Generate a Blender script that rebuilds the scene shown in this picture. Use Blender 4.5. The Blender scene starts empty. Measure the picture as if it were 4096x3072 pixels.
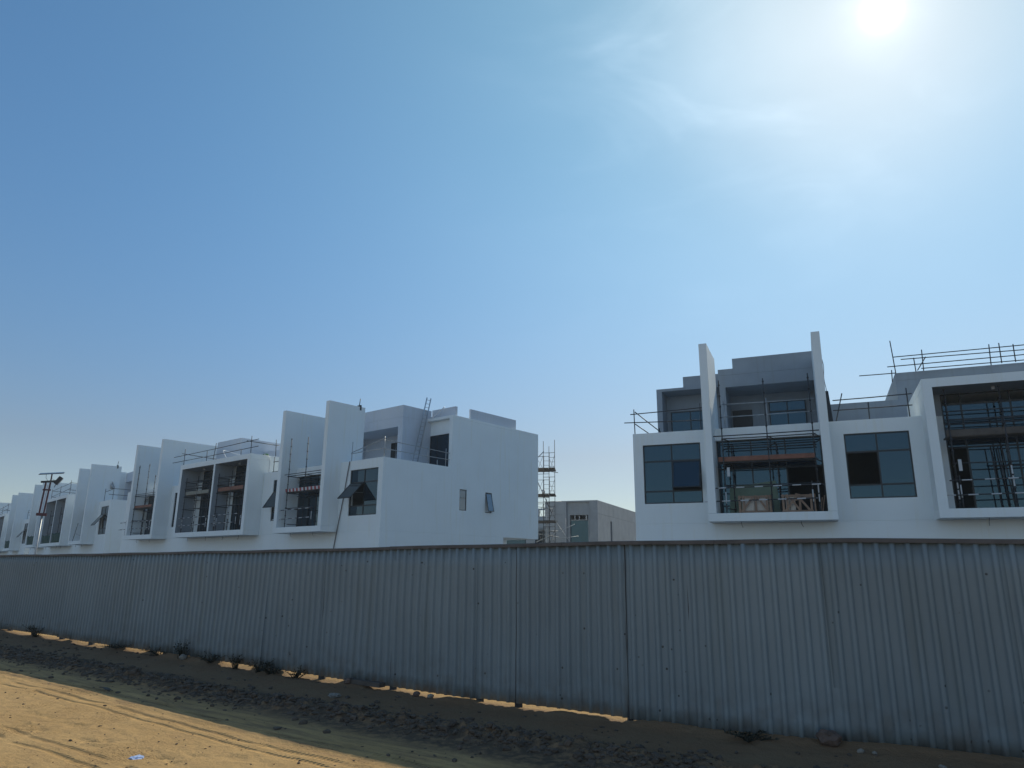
import bpy, bmesh, math, random
import numpy as np
from mathutils import Vector, Matrix, noise as mnoise

SC = bpy.context.scene
COL = SC.collection
rnd = random.Random(7)

# ------------------------------------------------------------------ camera
PITCH, ROLL, EYE, FPX = math.radians(14.492), math.radians(-0.5145), 1.68, 2860.7
cam = bpy.data.cameras.new('camera')
cam.sensor_fit = 'HORIZONTAL'; cam.sensor_width = 36.0
cam.lens = FPX / 4096.0 * 36.0
cam.clip_start = 0.1; cam.clip_end = 6000
cam_o = bpy.data.objects.new('camera', cam); COL.objects.link(cam_o)
fwd = Vector((0, math.cos(PITCH), math.sin(PITCH)))
up0 = Vector((0, -math.sin(PITCH), math.cos(PITCH))); r0 = Vector((1, 0, 0))
rt = r0 * math.cos(ROLL) - up0 * math.sin(ROLL)
upv = r0 * math.sin(ROLL) + up0 * math.cos(ROLL)
cam_o.matrix_world = Matrix(((rt.x, upv.x, -fwd.x, 0), (rt.y, upv.y, -fwd.y, 0),
                             (rt.z, upv.z, -fwd.z, EYE), (0, 0, 0, 1)))
SC.camera = cam_o

# ------------------------------------------------------------------ light
SUN_AZ, SUN_EL = math.radians(31.48), math.radians(37.72)
sun_dir = Vector((math.sin(SUN_AZ) * math.cos(SUN_EL), math.cos(SUN_AZ) * math.cos(SUN_EL), math.sin(SUN_EL)))
sl = bpy.data.lights.new('sun', 'SUN'); sl.energy = 3.6; sl.angle = math.radians(0.6); sl.color = (1.0, 0.93, 0.74)
so = bpy.data.objects.new('sun', sl); COL.objects.link(so)
so.rotation_euler = sun_dir.to_track_quat('Z', 'Y').to_euler()
so.location = (30, 60, 60)

W = bpy.data.worlds.new('World'); SC.world = W; W.use_nodes = True
nt = W.node_tree; N = nt.nodes; N.clear(); LK = nt.links.new
def wn(t, **k):
    n = N.new(t)
    for a, v in k.items(): setattr(n, a, v)
    return n
def wmath(op, a, b=None, c=None, clamp=False):
    n = wn('ShaderNodeMath', operation=op); n.use_clamp = clamp
    for i, v in enumerate((a, b, c)):
        if v is None: continue
        if isinstance(v, (int, float)): n.inputs[i].default_value = v
        else: LK(v, n.inputs[i])
    return n.outputs[0]
sky = wn('ShaderNodeTexSky', sky_type='NISHITA'); sky.sun_disc = False
sky.sun_elevation = SUN_EL; sky.sun_rotation = SUN_AZ
sky.air_density = 1.0; sky.dust_density = 0.0; sky.ozone_density = 1.2; sky.altitude = 0
geo = wn('ShaderNodeTexCoord')
dirn = geo.outputs['Generated']
dot = wn('ShaderNodeVectorMath', operation='DOT_PRODUCT'); LK(dirn, dot.inputs[0]); dot.inputs[1].default_value = sun_dir
cosg = wmath('MAXIMUM', dot.outputs['Value'], 0.0)
# forward scattering of the sun in dust: sharp core and broad veil
def lobe(n, rgb):
    v = wn('ShaderNodeVectorMath', operation='SCALE'); v.inputs[0].default_value = [10 * q for q in rgb]; LK(wmath('POWER', cosg, n), v.inputs['Scale']); return v.outputs[0]
def vadd(a, b_):
    v = wn('ShaderNodeVectorMath', operation='ADD'); LK(a, v.inputs[0]); LK(b_, v.inputs[1]); return v.outputs[0]
aur = vadd(vadd(lobe(9000, (1.0, 1.0, 1.0)), lobe(900, (.20, .18, .16))), vadd(lobe(50, (.45, .31, .19)), lobe(5, (.17, .25, .12))))
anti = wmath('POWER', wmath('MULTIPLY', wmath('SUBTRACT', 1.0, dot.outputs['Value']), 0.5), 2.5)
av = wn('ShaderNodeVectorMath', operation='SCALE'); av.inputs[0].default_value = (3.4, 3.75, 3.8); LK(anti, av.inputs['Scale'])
aur = vadd(aur, av.outputs[0])          # extra glow added to the unseen sky behind the camera, brightens backlit facades
# thin cirrus streaks
mp = wn('ShaderNodeMapping'); mp.inputs['Rotation'].default_value = (0, 0, math.radians(-25)); mp.inputs['Scale'].default_value = (2.2, 5.0, 6.5)
LK(dirn, mp.inputs[0])
cn = wn('ShaderNodeTexNoise'); cn.inputs['Scale'].default_value = 1.5; cn.inputs['Detail'].default_value = 9; cn.inputs['Roughness'].default_value = 0.52
cn.inputs['Distortion'].default_value = 0.7; LK(mp.outputs[0], cn.inputs['Vector'])
cr = wn('ShaderNodeMapRange'); cr.interpolation_type = 'SMOOTHSTEP'
cr.inputs['From Min'].default_value = 0.46; cr.inputs['From Max'].default_value = 0.78; LK(cn.outputs['Fac'], cr.inputs['Value'])
d2 = wn('ShaderNodeVectorMath', operation='DOT_PRODUCT'); LK(dirn, d2.inputs[0])
cdir = Vector((math.sin(math.radians(18)) * math.cos(math.radians(36)), math.cos(math.radians(18)) * math.cos(math.radians(36)), math.sin(math.radians(36))))
d2.inputs[1].default_value = cdir
cmask = wmath('POWER', wmath('MAXIMUM', d2.outputs['Value'], 0.0), 45)
cn2 = wn('ShaderNodeTexNoise'); cn2.inputs['Scale'].default_value = 0.8; cn2.inputs['Detail'].default_value = 5; cn2.inputs['Distortion'].default_value = 0.5; LK(mp.outputs[0], cn2.inputs['Vector'])
soft = wmath('MULTIPLY', wmath('MULTIPLY', wmath('MAXIMUM', wmath('SUBTRACT', cn2.outputs['Fac'], 0.4), 0.0), cmask), 3.2)
cloud = wmath('MULTIPLY', wmath('MULTIPLY', cr.outputs[0], cmask), 1.9)
cl = wn('ShaderNodeVectorMath', operation='SCALE'); cl.inputs[0].default_value = (0.95, 0.98, 1.0); LK(wmath('ADD', cloud, soft), cl.inputs['Scale'])
# dust-laden air: the blue is deepened overhead and greyed toward the horizon
sep = wn('ShaderNodeSeparateXYZ'); LK(dirn, sep.inputs[0])
hz = wmath('MINIMUM', wmath('POWER', wmath('SUBTRACT', 1.0, wmath('ABSOLUTE', sep.outputs['Z']), clamp=True), 4), 0.52)
hs = wn('ShaderNodeVectorMath', operation='SCALE'); hs.inputs[0].default_value = (0.0, -0.76, -1.02); LK(hz, hs.inputs['Scale'])
kk = wn('ShaderNodeVectorMath', operation='ADD'); kk.inputs[0].default_value = (0.68, 1.08, 1.26); LK(hs.outputs[0], kk.inputs[1])
tint = wn('ShaderNodeVectorMath', operation='MULTIPLY'); LK(sky.outputs[0], tint.inputs[0]); LK(kk.outputs[0], tint.inputs[1])
low = wn('ShaderNodeVectorMath', operation='SCALE'); low.inputs[0].default_value = (4.5, 1.3, 0.2); LK(wmath('MULTIPLY', hz, wmath('POWER', cosg, 5)), low.inputs['Scale'])
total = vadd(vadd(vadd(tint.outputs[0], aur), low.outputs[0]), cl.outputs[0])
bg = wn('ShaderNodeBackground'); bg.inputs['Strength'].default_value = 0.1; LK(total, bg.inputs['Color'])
wo = wn('ShaderNodeOutputWorld'); LK(bg.outputs[0], wo.inputs['Surface'])

vs = SC.view_settings
vs.view_transform = 'Standard'; vs.look = 'None'; vs.gamma = 1.0; vs.use_curve_mapping = False
vs.exposure = 0.0
SC.cycles.max_bounces = 6; SC.cycles.diffuse_bounces = 3; SC.cycles.glossy_bounces = 3
SC.cycles.use_adaptive_sampling = True
SC.cycles.use_denoising = True

# ------------------------------------------------------------------ materials
MATS = {}
def mat(name, color, rough=0.8, metal=0.0, var=0.0, vscale=1.5, bump=0.0, bscale=40.0, ior=None, streak=0.0, spec=None, spots=None, stint=None):
    m = bpy.data.materials.new(name); m.use_nodes = True
    t = m.node_tree; n = t.nodes; L = t.links.new
    b = n['Principled BSDF']; b.inputs['Base Color'].default_value = (*color, 1)
    b.inputs['Roughness'].default_value = rough; b.inputs['Metallic'].default_value = metal
    if ior: b.inputs['IOR'].default_value = ior
    if spec is not None: b.inputs['Specular IOR Level'].default_value = spec
    if stint: b.inputs['Specular Tint'].default_value = (*stint, 1)
    tc = n.new('ShaderNodeTexCoord'); col = None
    def mul(prev, fac, dark):
        mx = n.new('ShaderNodeMix'); mx.data_type = 'RGBA'; mx.blend_type = 'MIX'
        if prev is None: mx.inputs[6].default_value = (*color, 1)
        else: L(prev, mx.inputs[6])
        mx.inputs[7].default_value = (*dark, 1); L(fac, mx.inputs[0]); return mx.outputs[2]
    def ramp(src, a, bb, lo=0.0, hi=1.0):
        r = n.new('ShaderNodeMapRange'); r.inputs[1].default_value = a; r.inputs[2].default_value = bb
        r.inputs[3].default_value = lo; r.inputs[4].default_value = hi; L(src, r.inputs[0]); return r.outputs[0]
    if var > 0:
        a = n.new('ShaderNodeTexNoise'); a.inputs['Scale'].default_value = vscale; a.inputs['Detail'].default_value = 7; a.inputs['Roughness'].default_value = 0.6
        L(tc.outputs['Object'], a.inputs['Vector'])
        col = mul(col, ramp(a.outputs['Fac'], 0.35, 0.7), tuple(c * (1 - var) for c in color))
    if streak > 0:
        mpn = n.new('ShaderNodeMapping'); mpn.inputs['Scale'].default_value = (3.2, 3.2, 0.22); L(tc.outputs['Object'], mpn.inputs[0])
        a = n.new('ShaderNodeTexNoise'); a.inputs['Scale'].default_value = 1.6; a.inputs['Detail'].default_value = 5
        L(mpn.outputs[0], a.inputs['Vector'])
        col = mul(col, ramp(a.outputs['Fac'], 0.55, 0.8), tuple(c * (1 - streak) * k for c, k in zip(color, (1.0, .97, .9))))
    if spots:
        a = n.new('ShaderNodeTexVoronoi'); a.inputs['Scale'].default_value = spots[0]; a.feature = 'F1'
        L(tc.outputs['Object'], a.inputs['Vector'])
        s = n.new('ShaderNodeTexNoise'); s.inputs['Scale'].default_value = spots[0] * .35; L(tc.outputs['Object'], s.inputs['Vector'])
        q = n.new('ShaderNodeMath'); q.operation = 'MULTIPLY'; L(ramp(a.outputs['Distance'], spots[1] * 1.15, spots[1] * .85), q.inputs[0]); L(ramp(s.outputs['Fac'], .54, .6), q.inputs[1])
        col = mul(col, q.outputs[0], spots[2])
    if col is not None: L(col, b.inputs['Base Color'])
    if bump > 0:
        a = n.new('ShaderNodeTexNoise'); a.inputs['Scale'].default_value = bscale; a.inputs['Detail'].default_value = 4
        L(tc.outputs['Object'], a.inputs['Vector'])
        bp = n.new('ShaderNodeBump'); bp.inputs['Strength'].default_value = bump; bp.inputs['Distance'].default_value = 0.02
        L(a.outputs['Fac'], bp.inputs['Height']); L(bp.outputs[0], b.inputs['Normal'])
    MATS[name] = m
    return m
M_WHITE = mat('white_render', (0.82, 0.86, 0.86), 0.85, var=0.05, vscale=0.5, streak=0.06, bump=0.25, bscale=60)
M_GREY = mat('grey_undercoat', (0.31, 0.35, 0.39), 0.9, var=0.16, vscale=0.7, streak=0.16, bump=0.4, bscale=30)
M_PALE = mat('pale_undercoat', (0.60, 0.64, 0.70), 0.9, var=0.1, vscale=0.6, streak=0.1, bump=0.3, bscale=40)
M_CONC = mat('bare_concrete', (0.27, 0.29, 0.315), 0.9, var=0.2, vscale=0.9, streak=0.18, bump=0.5, bscale=25)
M_ROOM = mat('dark_room', (0.02, 0.026, 0.036), 0.9, var=0.2)  # near-black room faces: shade of the unlit interior put into the colour
M_LINE = mat('joint_shadow_gap', (0.10, 0.10, 0.11), 0.9)
M_FRAME = mat('dark_window_frame', (0.007, 0.012, 0.017), 0.45)
M_GLASS = mat('tinted_glass', (0.003, 0.009, 0.017), 0.04, ior=1.72, stint=(.42, .76, 1.0))
M_GLASSL = mat('blue_reflective_glass', (0.05, 0.09, 0.14), 0.05, ior=2.3)
M_STEEL = mat('scaffold_steel', (0.062, 0.066, 0.075), 0.55, metal=0.5, var=0.5, vscale=5)
M_GALV = mat('galvanised_tube', (0.42, 0.43, 0.44), 0.45, metal=0.6, var=0.3, vscale=6)
M_TAPE = mat('white_marking', (0.52, 0.53, 0.54), 0.6)
M_DARKT = mat('black_tube_paint', (0.03, 0.03, 0.035), 0.5)
M_TOE = mat('orange_toe_board', (0.27, 0.115, 0.075), 0.8, var=0.35, vscale=3, bump=0.3)
M_TOER = mat('red_marking', (0.30, 0.035, 0.04), 0.7)
M_PLANK = mat('weathered_plank', (0.12, 0.10, 0.085), 0.9, var=0.4, vscale=4, bump=0.3)
M_TOEG = mat('grey_toe_board', (0.30, 0.29, 0.24), 0.85, var=0.35, vscale=3, bump=0.3)
M_CRATE = mat('crate_timber', (0.33, 0.215, 0.15), 0.85, var=0.35, vscale=5, bump=0.3)
M_SHEET = mat('white_packed_sheet', (0.52, 0.45, 0.38), 0.6, var=0.12, vscale=3)
M_GREEN = mat('green_board', (0.16, 0.22, 0.16), 0.7, var=0.25, vscale=1.5)
M_NET = mat('green_net', (0.012, 0.06, 0.045), 0.9, var=0.4, vscale=12, bump=0.8, bscale=90)
M_ALU = mat('aluminium', (0.42, 0.43, 0.45), 0.35, metal=0.8, var=0.1)
M_RED = mat('red_mast_paint', (0.11, 0.02, 0.025), 0.55, var=0.6, vscale=7)
M_PANEL = mat('solar_cells', (0.02, 0.02, 0.03), 0.25)
M_CABLE = mat('white_cable', (0.75, 0.75, 0.75), 0.5)
M_CABLEG = mat('grey_cable', (0.16, 0.15, 0.15), 0.7)
M_ROCK = mat('stone', (0.15, 0.105, 0.085), 0.95, var=0.45, vscale=9, bump=0.8, bscale=30)
M_PALEROCK = mat('pale_stone', (0.28, 0.25, 0.21), 0.95, var=0.3, vscale=9, bump=0.6, bscale=30)
M_CLOD = mat('soil_clod', (0.12, 0.088, 0.064), 0.95, var=0.5, vscale=7, bump=0.8, bscale=25)
M_WEED = mat('dry_weed', (0.03, 0.032, 0.018), 0.8, var=0.4, vscale=9)
M_PLASTIC = mat('white_plastic', (0.42, 0.50, 0.72), 0.3)
M_BAG = mat('green_bag', (0.05, 0.20, 0.05), 0.6, var=0.3, vscale=8)
M_DOOR = mat('dark_door', (0.012, 0.014, 0.017), 0.5, var=0.2)
M_FENCE = mat('corrugated_sheet', (0.200, 0.246, 0.270), 0.5, metal=0.0, var=0.14, vscale=0.8, streak=0.22, spots=(7.5, 0.10, (0.025, 0.027, 0.03)))
def fence_dirt(m):
    t = m.node_tree; n = t.nodes; L = t.links.new; b = n['Principled BSDF']; src = b.inputs['Base Color'].links[0].from_socket
    oi = n.new('ShaderNodeObjectInfo'); r = n.new('ShaderNodeMapRange'); r.inputs[3].default_value = .93; r.inputs[4].default_value = 1.05; L(oi.outputs['Random'], r.inputs[0])
    sc = n.new('ShaderNodeVectorMath'); sc.operation = 'SCALE'; L(src, sc.inputs[0]); L(r.outputs[0], sc.inputs['Scale'])
    tc = n.new('ShaderNodeTexCoord'); sp = n.new('ShaderNodeSeparateXYZ'); L(tc.outputs['Object'], sp.inputs[0])
    nz = n.new('ShaderNodeTexNoise'); nz.inputs['Scale'].default_value = 5; nz.inputs['Detail'].default_value = 7; L(tc.outputs['Object'], nz.inputs['Vector'])
    a = n.new('ShaderNodeMapRange'); a.inputs[1].default_value = .55; a.inputs[2].default_value = .0; L(sp.outputs['Z'], a.inputs[0])
    k = n.new('ShaderNodeMapRange'); k.inputs[1].default_value = .38; k.inputs[2].default_value = .66; L(nz.outputs['Fac'], k.inputs[0])
    q = n.new('ShaderNodeMath'); q.operation = 'MULTIPLY'; L(a.outputs[0], q.inputs[0]); L(k.outputs[0], q.inputs[1])
    q2 = n.new('ShaderNodeMath'); q2.operation = 'MULTIPLY'; L(q.outputs[0], q2.inputs[0]); q2.inputs[1].default_value = .65
    mx = n.new('ShaderNodeMix'); mx.data_type = 'RGBA'; L(q2.outputs[0], mx.inputs[0]); L(sc.outputs[0], mx.inputs[6]); mx.inputs[7].default_value = (.105, .095, .085, 1)
    L(mx.outputs[2], b.inputs['Base Color'])
fence_dirt(M_FENCE)
M_CAP = mat('fence_cap', (0.125, 0.11, 0.105), 0.8, var=0.4, vscale=2.5)

# ------------------------------------------------------------------ helpers
class MB:
    """collects shapes in one bmesh, links them as one mesh object"""
    def __init__(s): s.bm = bmesh.new(); s.mats = []; s.cur = 0
    def use(s, m):
        if m not in s.mats: s.mats.append(m)
        s.cur = s.mats.index(m); return s
    def _f(s, vs, smooth=False):
        try:
            f = s.bm.faces.new(vs); f.material_index = s.cur; f.smooth = smooth; return f
        except ValueError: return None
    def hexa(s, p):
        v = [s.bm.verts.new(q) for q in p]
        for idx in ((0, 3, 2, 1), (4, 5, 6, 7), (0, 1, 5, 4), (1, 2, 6, 5), (2, 3, 7, 6), (3, 0, 4, 7)): s._f([v[i] for i in idx])
        return s
    def box(s, x0, x1, y0, y1, z0, z1, M=None):
        p = [Vector(q) for q in ((x0, y0, z0), (x1, y0, z0), (x1, y1, z0), (x0, y1, z0), (x0, y0, z1), (x1, y0, z1), (x1, y1, z1), (x0, y1, z1))]
        if M: p = [M @ q for q in p]
        return s.hexa(p)
    def bar(s, a, b, w, h, up=(0, 0, 1)):
        a, b = Vector(a), Vector(b); d = (b - a).normalized(); u = Vector(up)
        if abs(d.dot(u)) > .98: u = Vector((0, 1, 0))
        x = d.cross(u).normalized(); y = x.cross(d)
        c = [(-w / 2, -h / 2), (w / 2, -h / 2), (w / 2, h / 2), (-w / 2, h / 2)]
        return s.hexa([a + x * i + y * j for i, j in c] + [b + x * i + y * j for i, j in c])
    def tube(s, pts, r, n=8, cap=True):
        pts = [Vector(p) for p in pts]; rings = []
        for i, p in enumerate(pts):
            d = (pts[min(i + 1, len(pts) - 1)] - pts[max(i - 1, 0)]).normalized()
            u = Vector((0, 0, 1)) if abs(d.z) < .9 else Vector((0, 1, 0))
            x = d.cross(u).normalized(); y = x.cross(d)
            rr = r[i] if isinstance(r, (list, tuple)) else r
            rings.append([s.bm.verts.new(p + (x * math.cos(2 * math.pi * k / n) + y * math.sin(2 * math.pi * k / n)) * rr) for k in range(n)])
        for a, b in zip(rings[:-1], rings[1:]):
            for k in range(n): s._f([a[k], a[(k + 1) % n], b[(k + 1) % n], b[k]], True)
        if cap: s._f(rings[0][::-1]); s._f(rings[-1])
        return s
    def prism(s, pts, off):
        """polygon pts extruded by off"""
        off = Vector(off); a = [s.bm.verts.new(p) for p in pts]; b = [s.bm.verts.new(Vector(p) + off) for p in pts]; n = len(pts)
        s._f(a[::-1]); s._f(b)
        for k in range(n): s._f([a[k], a[(k + 1) % n], b[(k + 1) % n], b[k]])
        return s
    def csg(s, ops):
        xs, ys, zs = (sorted({round(v, 4) for o in ops for v in o[1 + 2 * k:3 + 2 * k]}) for k in range(3))
        X = np.array(xs); Y = np.array(ys); Z = np.array(zs)
        cx, cy, cz = (X[1:] + X[:-1]) / 2, (Y[1:] + Y[:-1]) / 2, (Z[1:] + Z[:-1]) / 2
        occ = np.zeros((len(cx), len(cy), len(cz)), bool)
        for o in ops:
            m = np.ix_((cx > o[1]) & (cx < o[2]), (cy > o[3]) & (cy < o[4]), (cz > o[5]) & (cz < o[6]))
            occ[m] = o[0] == '+'
        P = np.pad(occ, 1); V = {}
        def vert(i, j, k):
            if (i, j, k) not in V: V[(i, j, k)] = s.bm.verts.new((xs[i], ys[j], zs[k]))
            return V[(i, j, k)]
        for i, j, k in np.argwhere(occ):
            a, b, c = i + 1, j + 1, k + 1
            if not P[a - 1, b, c]: s._f([vert(i, j, k), vert(i, j, k + 1), vert(i, j + 1, k + 1), vert(i, j + 1, k)])
            if not P[a + 1, b, c]: s._f([vert(i + 1, j, k), vert(i + 1, j + 1, k), vert(i + 1, j + 1, k + 1), vert(i + 1, j, k + 1)])
            if not P[a, b - 1, c]: s._f([vert(i, j, k), vert(i + 1, j, k), vert(i + 1, j, k + 1), vert(i, j, k + 1)])
            if not P[a, b + 1, c]: s._f([vert(i, j + 1, k), vert(i, j + 1, k + 1), vert(i + 1, j + 1, k + 1), vert(i + 1, j + 1, k)])
            if not P[a, b, c - 1]: s._f([vert(i, j, k), vert(i, j + 1, k), vert(i + 1, j + 1, k), vert(i + 1, j, k)])
            if not P[a, b, c + 1]: s._f([vert(i, j, k + 1), vert(i + 1, j, k + 1), vert(i + 1, j + 1, k + 1), vert(i, j + 1, k + 1)])
        return s
    def mesh(s, name, m=None, org=(0, 0, 0)):
        if org != (0, 0, 0): bmesh.ops.translate(s.bm, verts=s.bm.verts, vec=-Vector(org))
        me = bpy.data.meshes.new(name); s.bm.to_mesh(me); s.bm.free()
        for q in (s.mats if s.mats else [m]): me.materials.append(q)
        return me
    def build(s, name, m=None, parent=None, org=(0, 0, 0), bevel=0):
        o = bpy.data.objects.new(name, s.mesh(name, m, org)); COL.objects.link(o)
        if parent: o.parent = parent
        if bevel:
            md = o.modifiers.new('bevel', 'BEVEL'); md.width = bevel; md.segments = 2; md.limit_method = 'ANGLE'; md.angle_limit = math.radians(40)
        return o

class Frame:
    def __init__(s, ox, oy, oz, az_x):
        a = math.radians(az_x); s.o = Vector((ox, oy, oz)); s.rot = math.pi / 2 - a
        s.x = Vector((math.sin(a), math.cos(a), 0)); s.y = Vector((-s.x.y, s.x.x, 0))
    def w(s, p): return s.o + s.x * p[0] + s.y * p[1] + Vector((0, 0, p[2]))
WORLD = Frame(0, 0, 0, 90)

def thing(name, label, cat, fr=WORLD, base=(0, 0, 0), group=None):
    o = bpy.data.objects.new(name, None); COL.objects.link(o); o.empty_display_size = 0.3
    o.location = fr.w(base); o.rotation_euler = (0, 0, fr.rot)
    o['label'] = label; o['category'] = cat
    if group: o['group'] = group
    return o
def tag(o, label, cat, group=None):
    o['label'] = label; o['category'] = cat
    if group: o['group'] = group
    return o
def place(o, fr, base=(0, 0, 0)):
    o.location = fr.w(base); o.rotation_euler = (0, 0, fr.rot); return o
def wob(p, s, sc=1.0): return mnoise.noise(Vector(p) * s) * sc

# ------------------------------------------------------------------ frames of the four terraces (fitted from vanishing lines)
LEN = 35.28
FA = Frame(-34.435, 64.788, 0.03, 130.32)
FR = Frame(5.824, 33.880, 0.0, 112.88)
FB = Frame(-63.62, 97.16, -0.01, 136.93)
FC = Frame(-90.32, 126.60, -0.18, 137.56)

# ------------------------------------------------------------------ ground
POLY = [(-30.5, 33.1), (-13.84, 20.48), (-10.93, 18.3), (-8.49, 16.36), (-5.04, 13.84), (-2.51, 11.86), (-.63, 10.43), (.12, 9.92), (.85, 9.43),
        (1.43, 9.01), (2.06, 8.64), (2.65, 8.25), (3.33, 8.02), (4.1, 7.7), (4.81, 7.34), (9.5, 4.95), (22, -1.5)]
PA = np.array(POLY)
SEG = [(PA[i], PA[i + 1]) for i in range(len(PA) - 1)]
CUM = np.concatenate([[0], np.cumsum([np.linalg.norm(b - a) for a, b in SEG])])
S0 = CUM[1]                       # arc length where the fence enters the picture on the left
def sd(px, py):
    """arc length along and signed distance from the fence line (+ = camera side), vectorised"""
    P = np.stack([px, py], -1); best = np.full(px.shape, 1e9); S = np.zeros(px.shape); D = np.zeros(px.shape)
    for i, (a, b) in enumerate(SEG):
        L = np.linalg.norm(b - a); t = (b - a) / L; u = (P - a) @ t
        lo = -1e9 if i == 0 else 0; hi = 1e9 if i == len(SEG) - 1 else L
        uc = np.clip(u, lo, hi); q = a + uc[..., None] * t; v = P - q; d = np.linalg.norm(v, axis=-1)
        side = np.sign(v @ np.array([t[1], -t[0]]))
        k = d < best; best = np.where(k, d, best); S = np.where(k, CUM[i] + uc, S); D = np.where(k, d * side, D)
    return S - S0, -D * -1
_s, _d = sd(np.array([0.0]), np.array([0.0]))
DS = 1.0 if _d[0] > 0 else -1.0
def fence_pt(s, d=0.0):
    s = s + S0; i = int(np.clip(np.searchsorted(CUM, s) - 1, 0, len(SEG) - 1)); a, b = SEG[i]
    t = (b - a) / np.linalg.norm(b - a); n = np.array([t[1], -t[0]])
    if np.dot(n, -a) < 0: n = -n
    q = a + t * (s - CUM[i]) + n * d
    return q, t, n

def sstep(x, a, b):
    t = np.clip((x - a) / (b - a), 0, 1); return t * t * (3 - 2 * t)
GAPS = [(.0, .79), (.87, 1.94), (2.06, 2.58), (3.12, 4.48), (4.64, 6.49), (7.25, 8.17), (8.5, 8.8), (10.77, 11.87), (12.68, 14.19), (14.83, 16.3), (16.87, 18.04), (18.79, 19.12)]
SCUFF = [(-5.25, 8.73), (-5.58, 8.96), (-4.42, 8.25), (-4.27, 8.17), (-3.23, 7.46), (-3.1, 7.66), (-3.46, 7.6), (-5.44, 9.34), (-4.96, 8.98), (-8.08, 12.36), (-5.97, 9.72), (-4.61, 7.23), (-2.53, 7.54)]
def height(x, y, S, D):
    n1 = np.array([mnoise.noise(Vector((a * .55, b * .55, 3.1))) for a, b in zip(x, y)])
    n2 = np.array([mnoise.noise(Vector((a * 1.9, b * 1.9, 9.7))) for a, b in zip(x, y)])
    n3 = np.array([mnoise.noise(Vector((a * 1.5, b * 1.5, 21.7))) for a, b in zip(x, y)])
    near = np.exp(-np.maximum(0, np.hypot(x, y) - 25) / 20)
    edge = 1.5 - .38 * sstep(S, 13, 18) + .16 * n1 + .1 * n2
    bank = -0.058 + 0.03 * n1 + 0.016 * n2
    # soil heaped against the sheets towards the near end
    bank = bank + 0.01 * sstep(S, 18.8, 21.5) * (1 - sstep(D, .1, .9)) + 0.012 * sstep(S, 17.5, 19.3) * (1 - sstep(D, .3, 1))
    op = np.zeros_like(S)
    for a_, b_ in GAPS: op = np.maximum(op, (1 - .55 * sstep(S, 13.5, 17)) * sstep(S, a_ - .12, a_ + .12) * (1 - sstep(S, b_ - .12, b_ + .12)))
    bank = bank + ((.062 - .012 * sstep(S, 17, 20) + .02 * n3) * (1 - op) - (.012 - .02 * n3) * op) * np.exp(-((D - .04) / .16) ** 2) * (S > -3)
    road = -0.105 + 0.010 * n1
    rid = np.exp(-((D - edge - .22) / .22) ** 2)
    h = bank + (road - bank) * sstep(D, edge - .05, edge + .65)
    fine = np.zeros_like(h); idx = np.where((np.abs(D) < 9) & (near > .3))[0]
    for i in idx:
        v = Vector((x[i], y[i], 0))
        fine[i] = mnoise.fractal(v * 6.0, .9, 2.1, 4)
    h = h + rid * (0.02 + 0.10 * np.abs(fine) ** 1.2) + 0.006 * fine
    # scuffed hollows in the bank
    hol = np.clip(n2 * 1.4 - .35, 0, 1) * np.exp(-((D - .95) / .3) ** 2)
    h = h - .07 * hol * (1 + .8 * fine)
    # wheel ruts along the road
    st = np.clip((D - 2.15) / .3, 0, 1)
    rut = sum(a * np.sin(D * k + n1 * 2 + S * .05 * j) for a, k, j in ((.007, 19, 1), (.006, 37, -1), (.003, 71, .5)))
    h = h + st * rut * np.clip(.55 + n1, 0, 1) * near * np.where(D < 2.9, 1.0, .04)
    for px, py in SCUFF:
        e = np.exp(-(((x - px) * .8 + (y - py) * -.6) / .28) ** 2 - (((x - px) * .6 + (y - py) * .8) / .12) ** 2)
        h = h + e * (.022 * fine - .008)
    h = h * np.where(np.hypot(x, y) > 400, 0.2, 1)
    return h
def axis(fine_lo, fine_hi, step, far, growth=1.22):
    a = list(np.arange(fine_lo, fine_hi + 1e-6, step)); st = step
    while a[-1] < far: st *= growth; a.append(a[-1] + st)
    st = step; b = []
    v = fine_lo
    while v > -far: st *= growth; v -= st; b.append(v)
    return np.array(b[::-1] + a)
ga = math.radians(-36.0)        # grid axis along the fence
AX = np.array([math.cos(ga), math.sin(ga)]); AY = np.array([-math.sin(ga), math.cos(ga)])
cen = np.array([-2.0, 10.5])
us = axis(-9.5, 8.5, .032, 2500); vs_ = axis(-5.2, 1.6, .025, 2500)
U, V = np.meshgrid(us, vs_, indexing='ij')
GX = cen[0] + U * AX[0] + V * AY[0]; GY = cen[1] + U * AX[1] + V * AY[1]
gx, gy = GX.ravel(), GY.ravel()
gs, gd = sd(gx, gy); gd = gd * DS
gh = height(gx, gy, gs, gd)
def ground_z(x, y):
    a, b = np.array([float(x)]), np.array([float(y)]); s_, d_ = sd(a, b); return float(height(a, b, s_, d_ * DS)[0])
nu, nv = len(us), len(vs_)
me = bpy.data.meshes.new('ground')
idx = np.arange(nu * nv).reshape(nu, nv)
quads = np.stack([idx[:-1, :-1], idx[1:, :-1], idx[1:, 1:], idx[:-1, 1:]], -1).reshape(-1, 4)
me.vertices.add(nu * nv); me.vertices.foreach_set('co', np.stack([gx, gy, gh], -1).ravel())
me.loops.add(quads.size); me.loops.foreach_set('vertex_index', quads.ravel())
me.polygons.add(len(quads)); me.polygons.foreach_set('loop_start', np.arange(0, quads.size, 4)); me.polygons.foreach_set('loop_total', np.full(len(quads), 4))
me.polygons.foreach_set('use_smooth', np.ones(len(quads), bool))
me.update(calc_edges=True)
uvl = me.uv_layers.new(name='along')
uvl.data.foreach_set('uv', np.stack([gs[quads.ravel()], gd[quads.ravel()]], -1).ravel())
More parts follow.
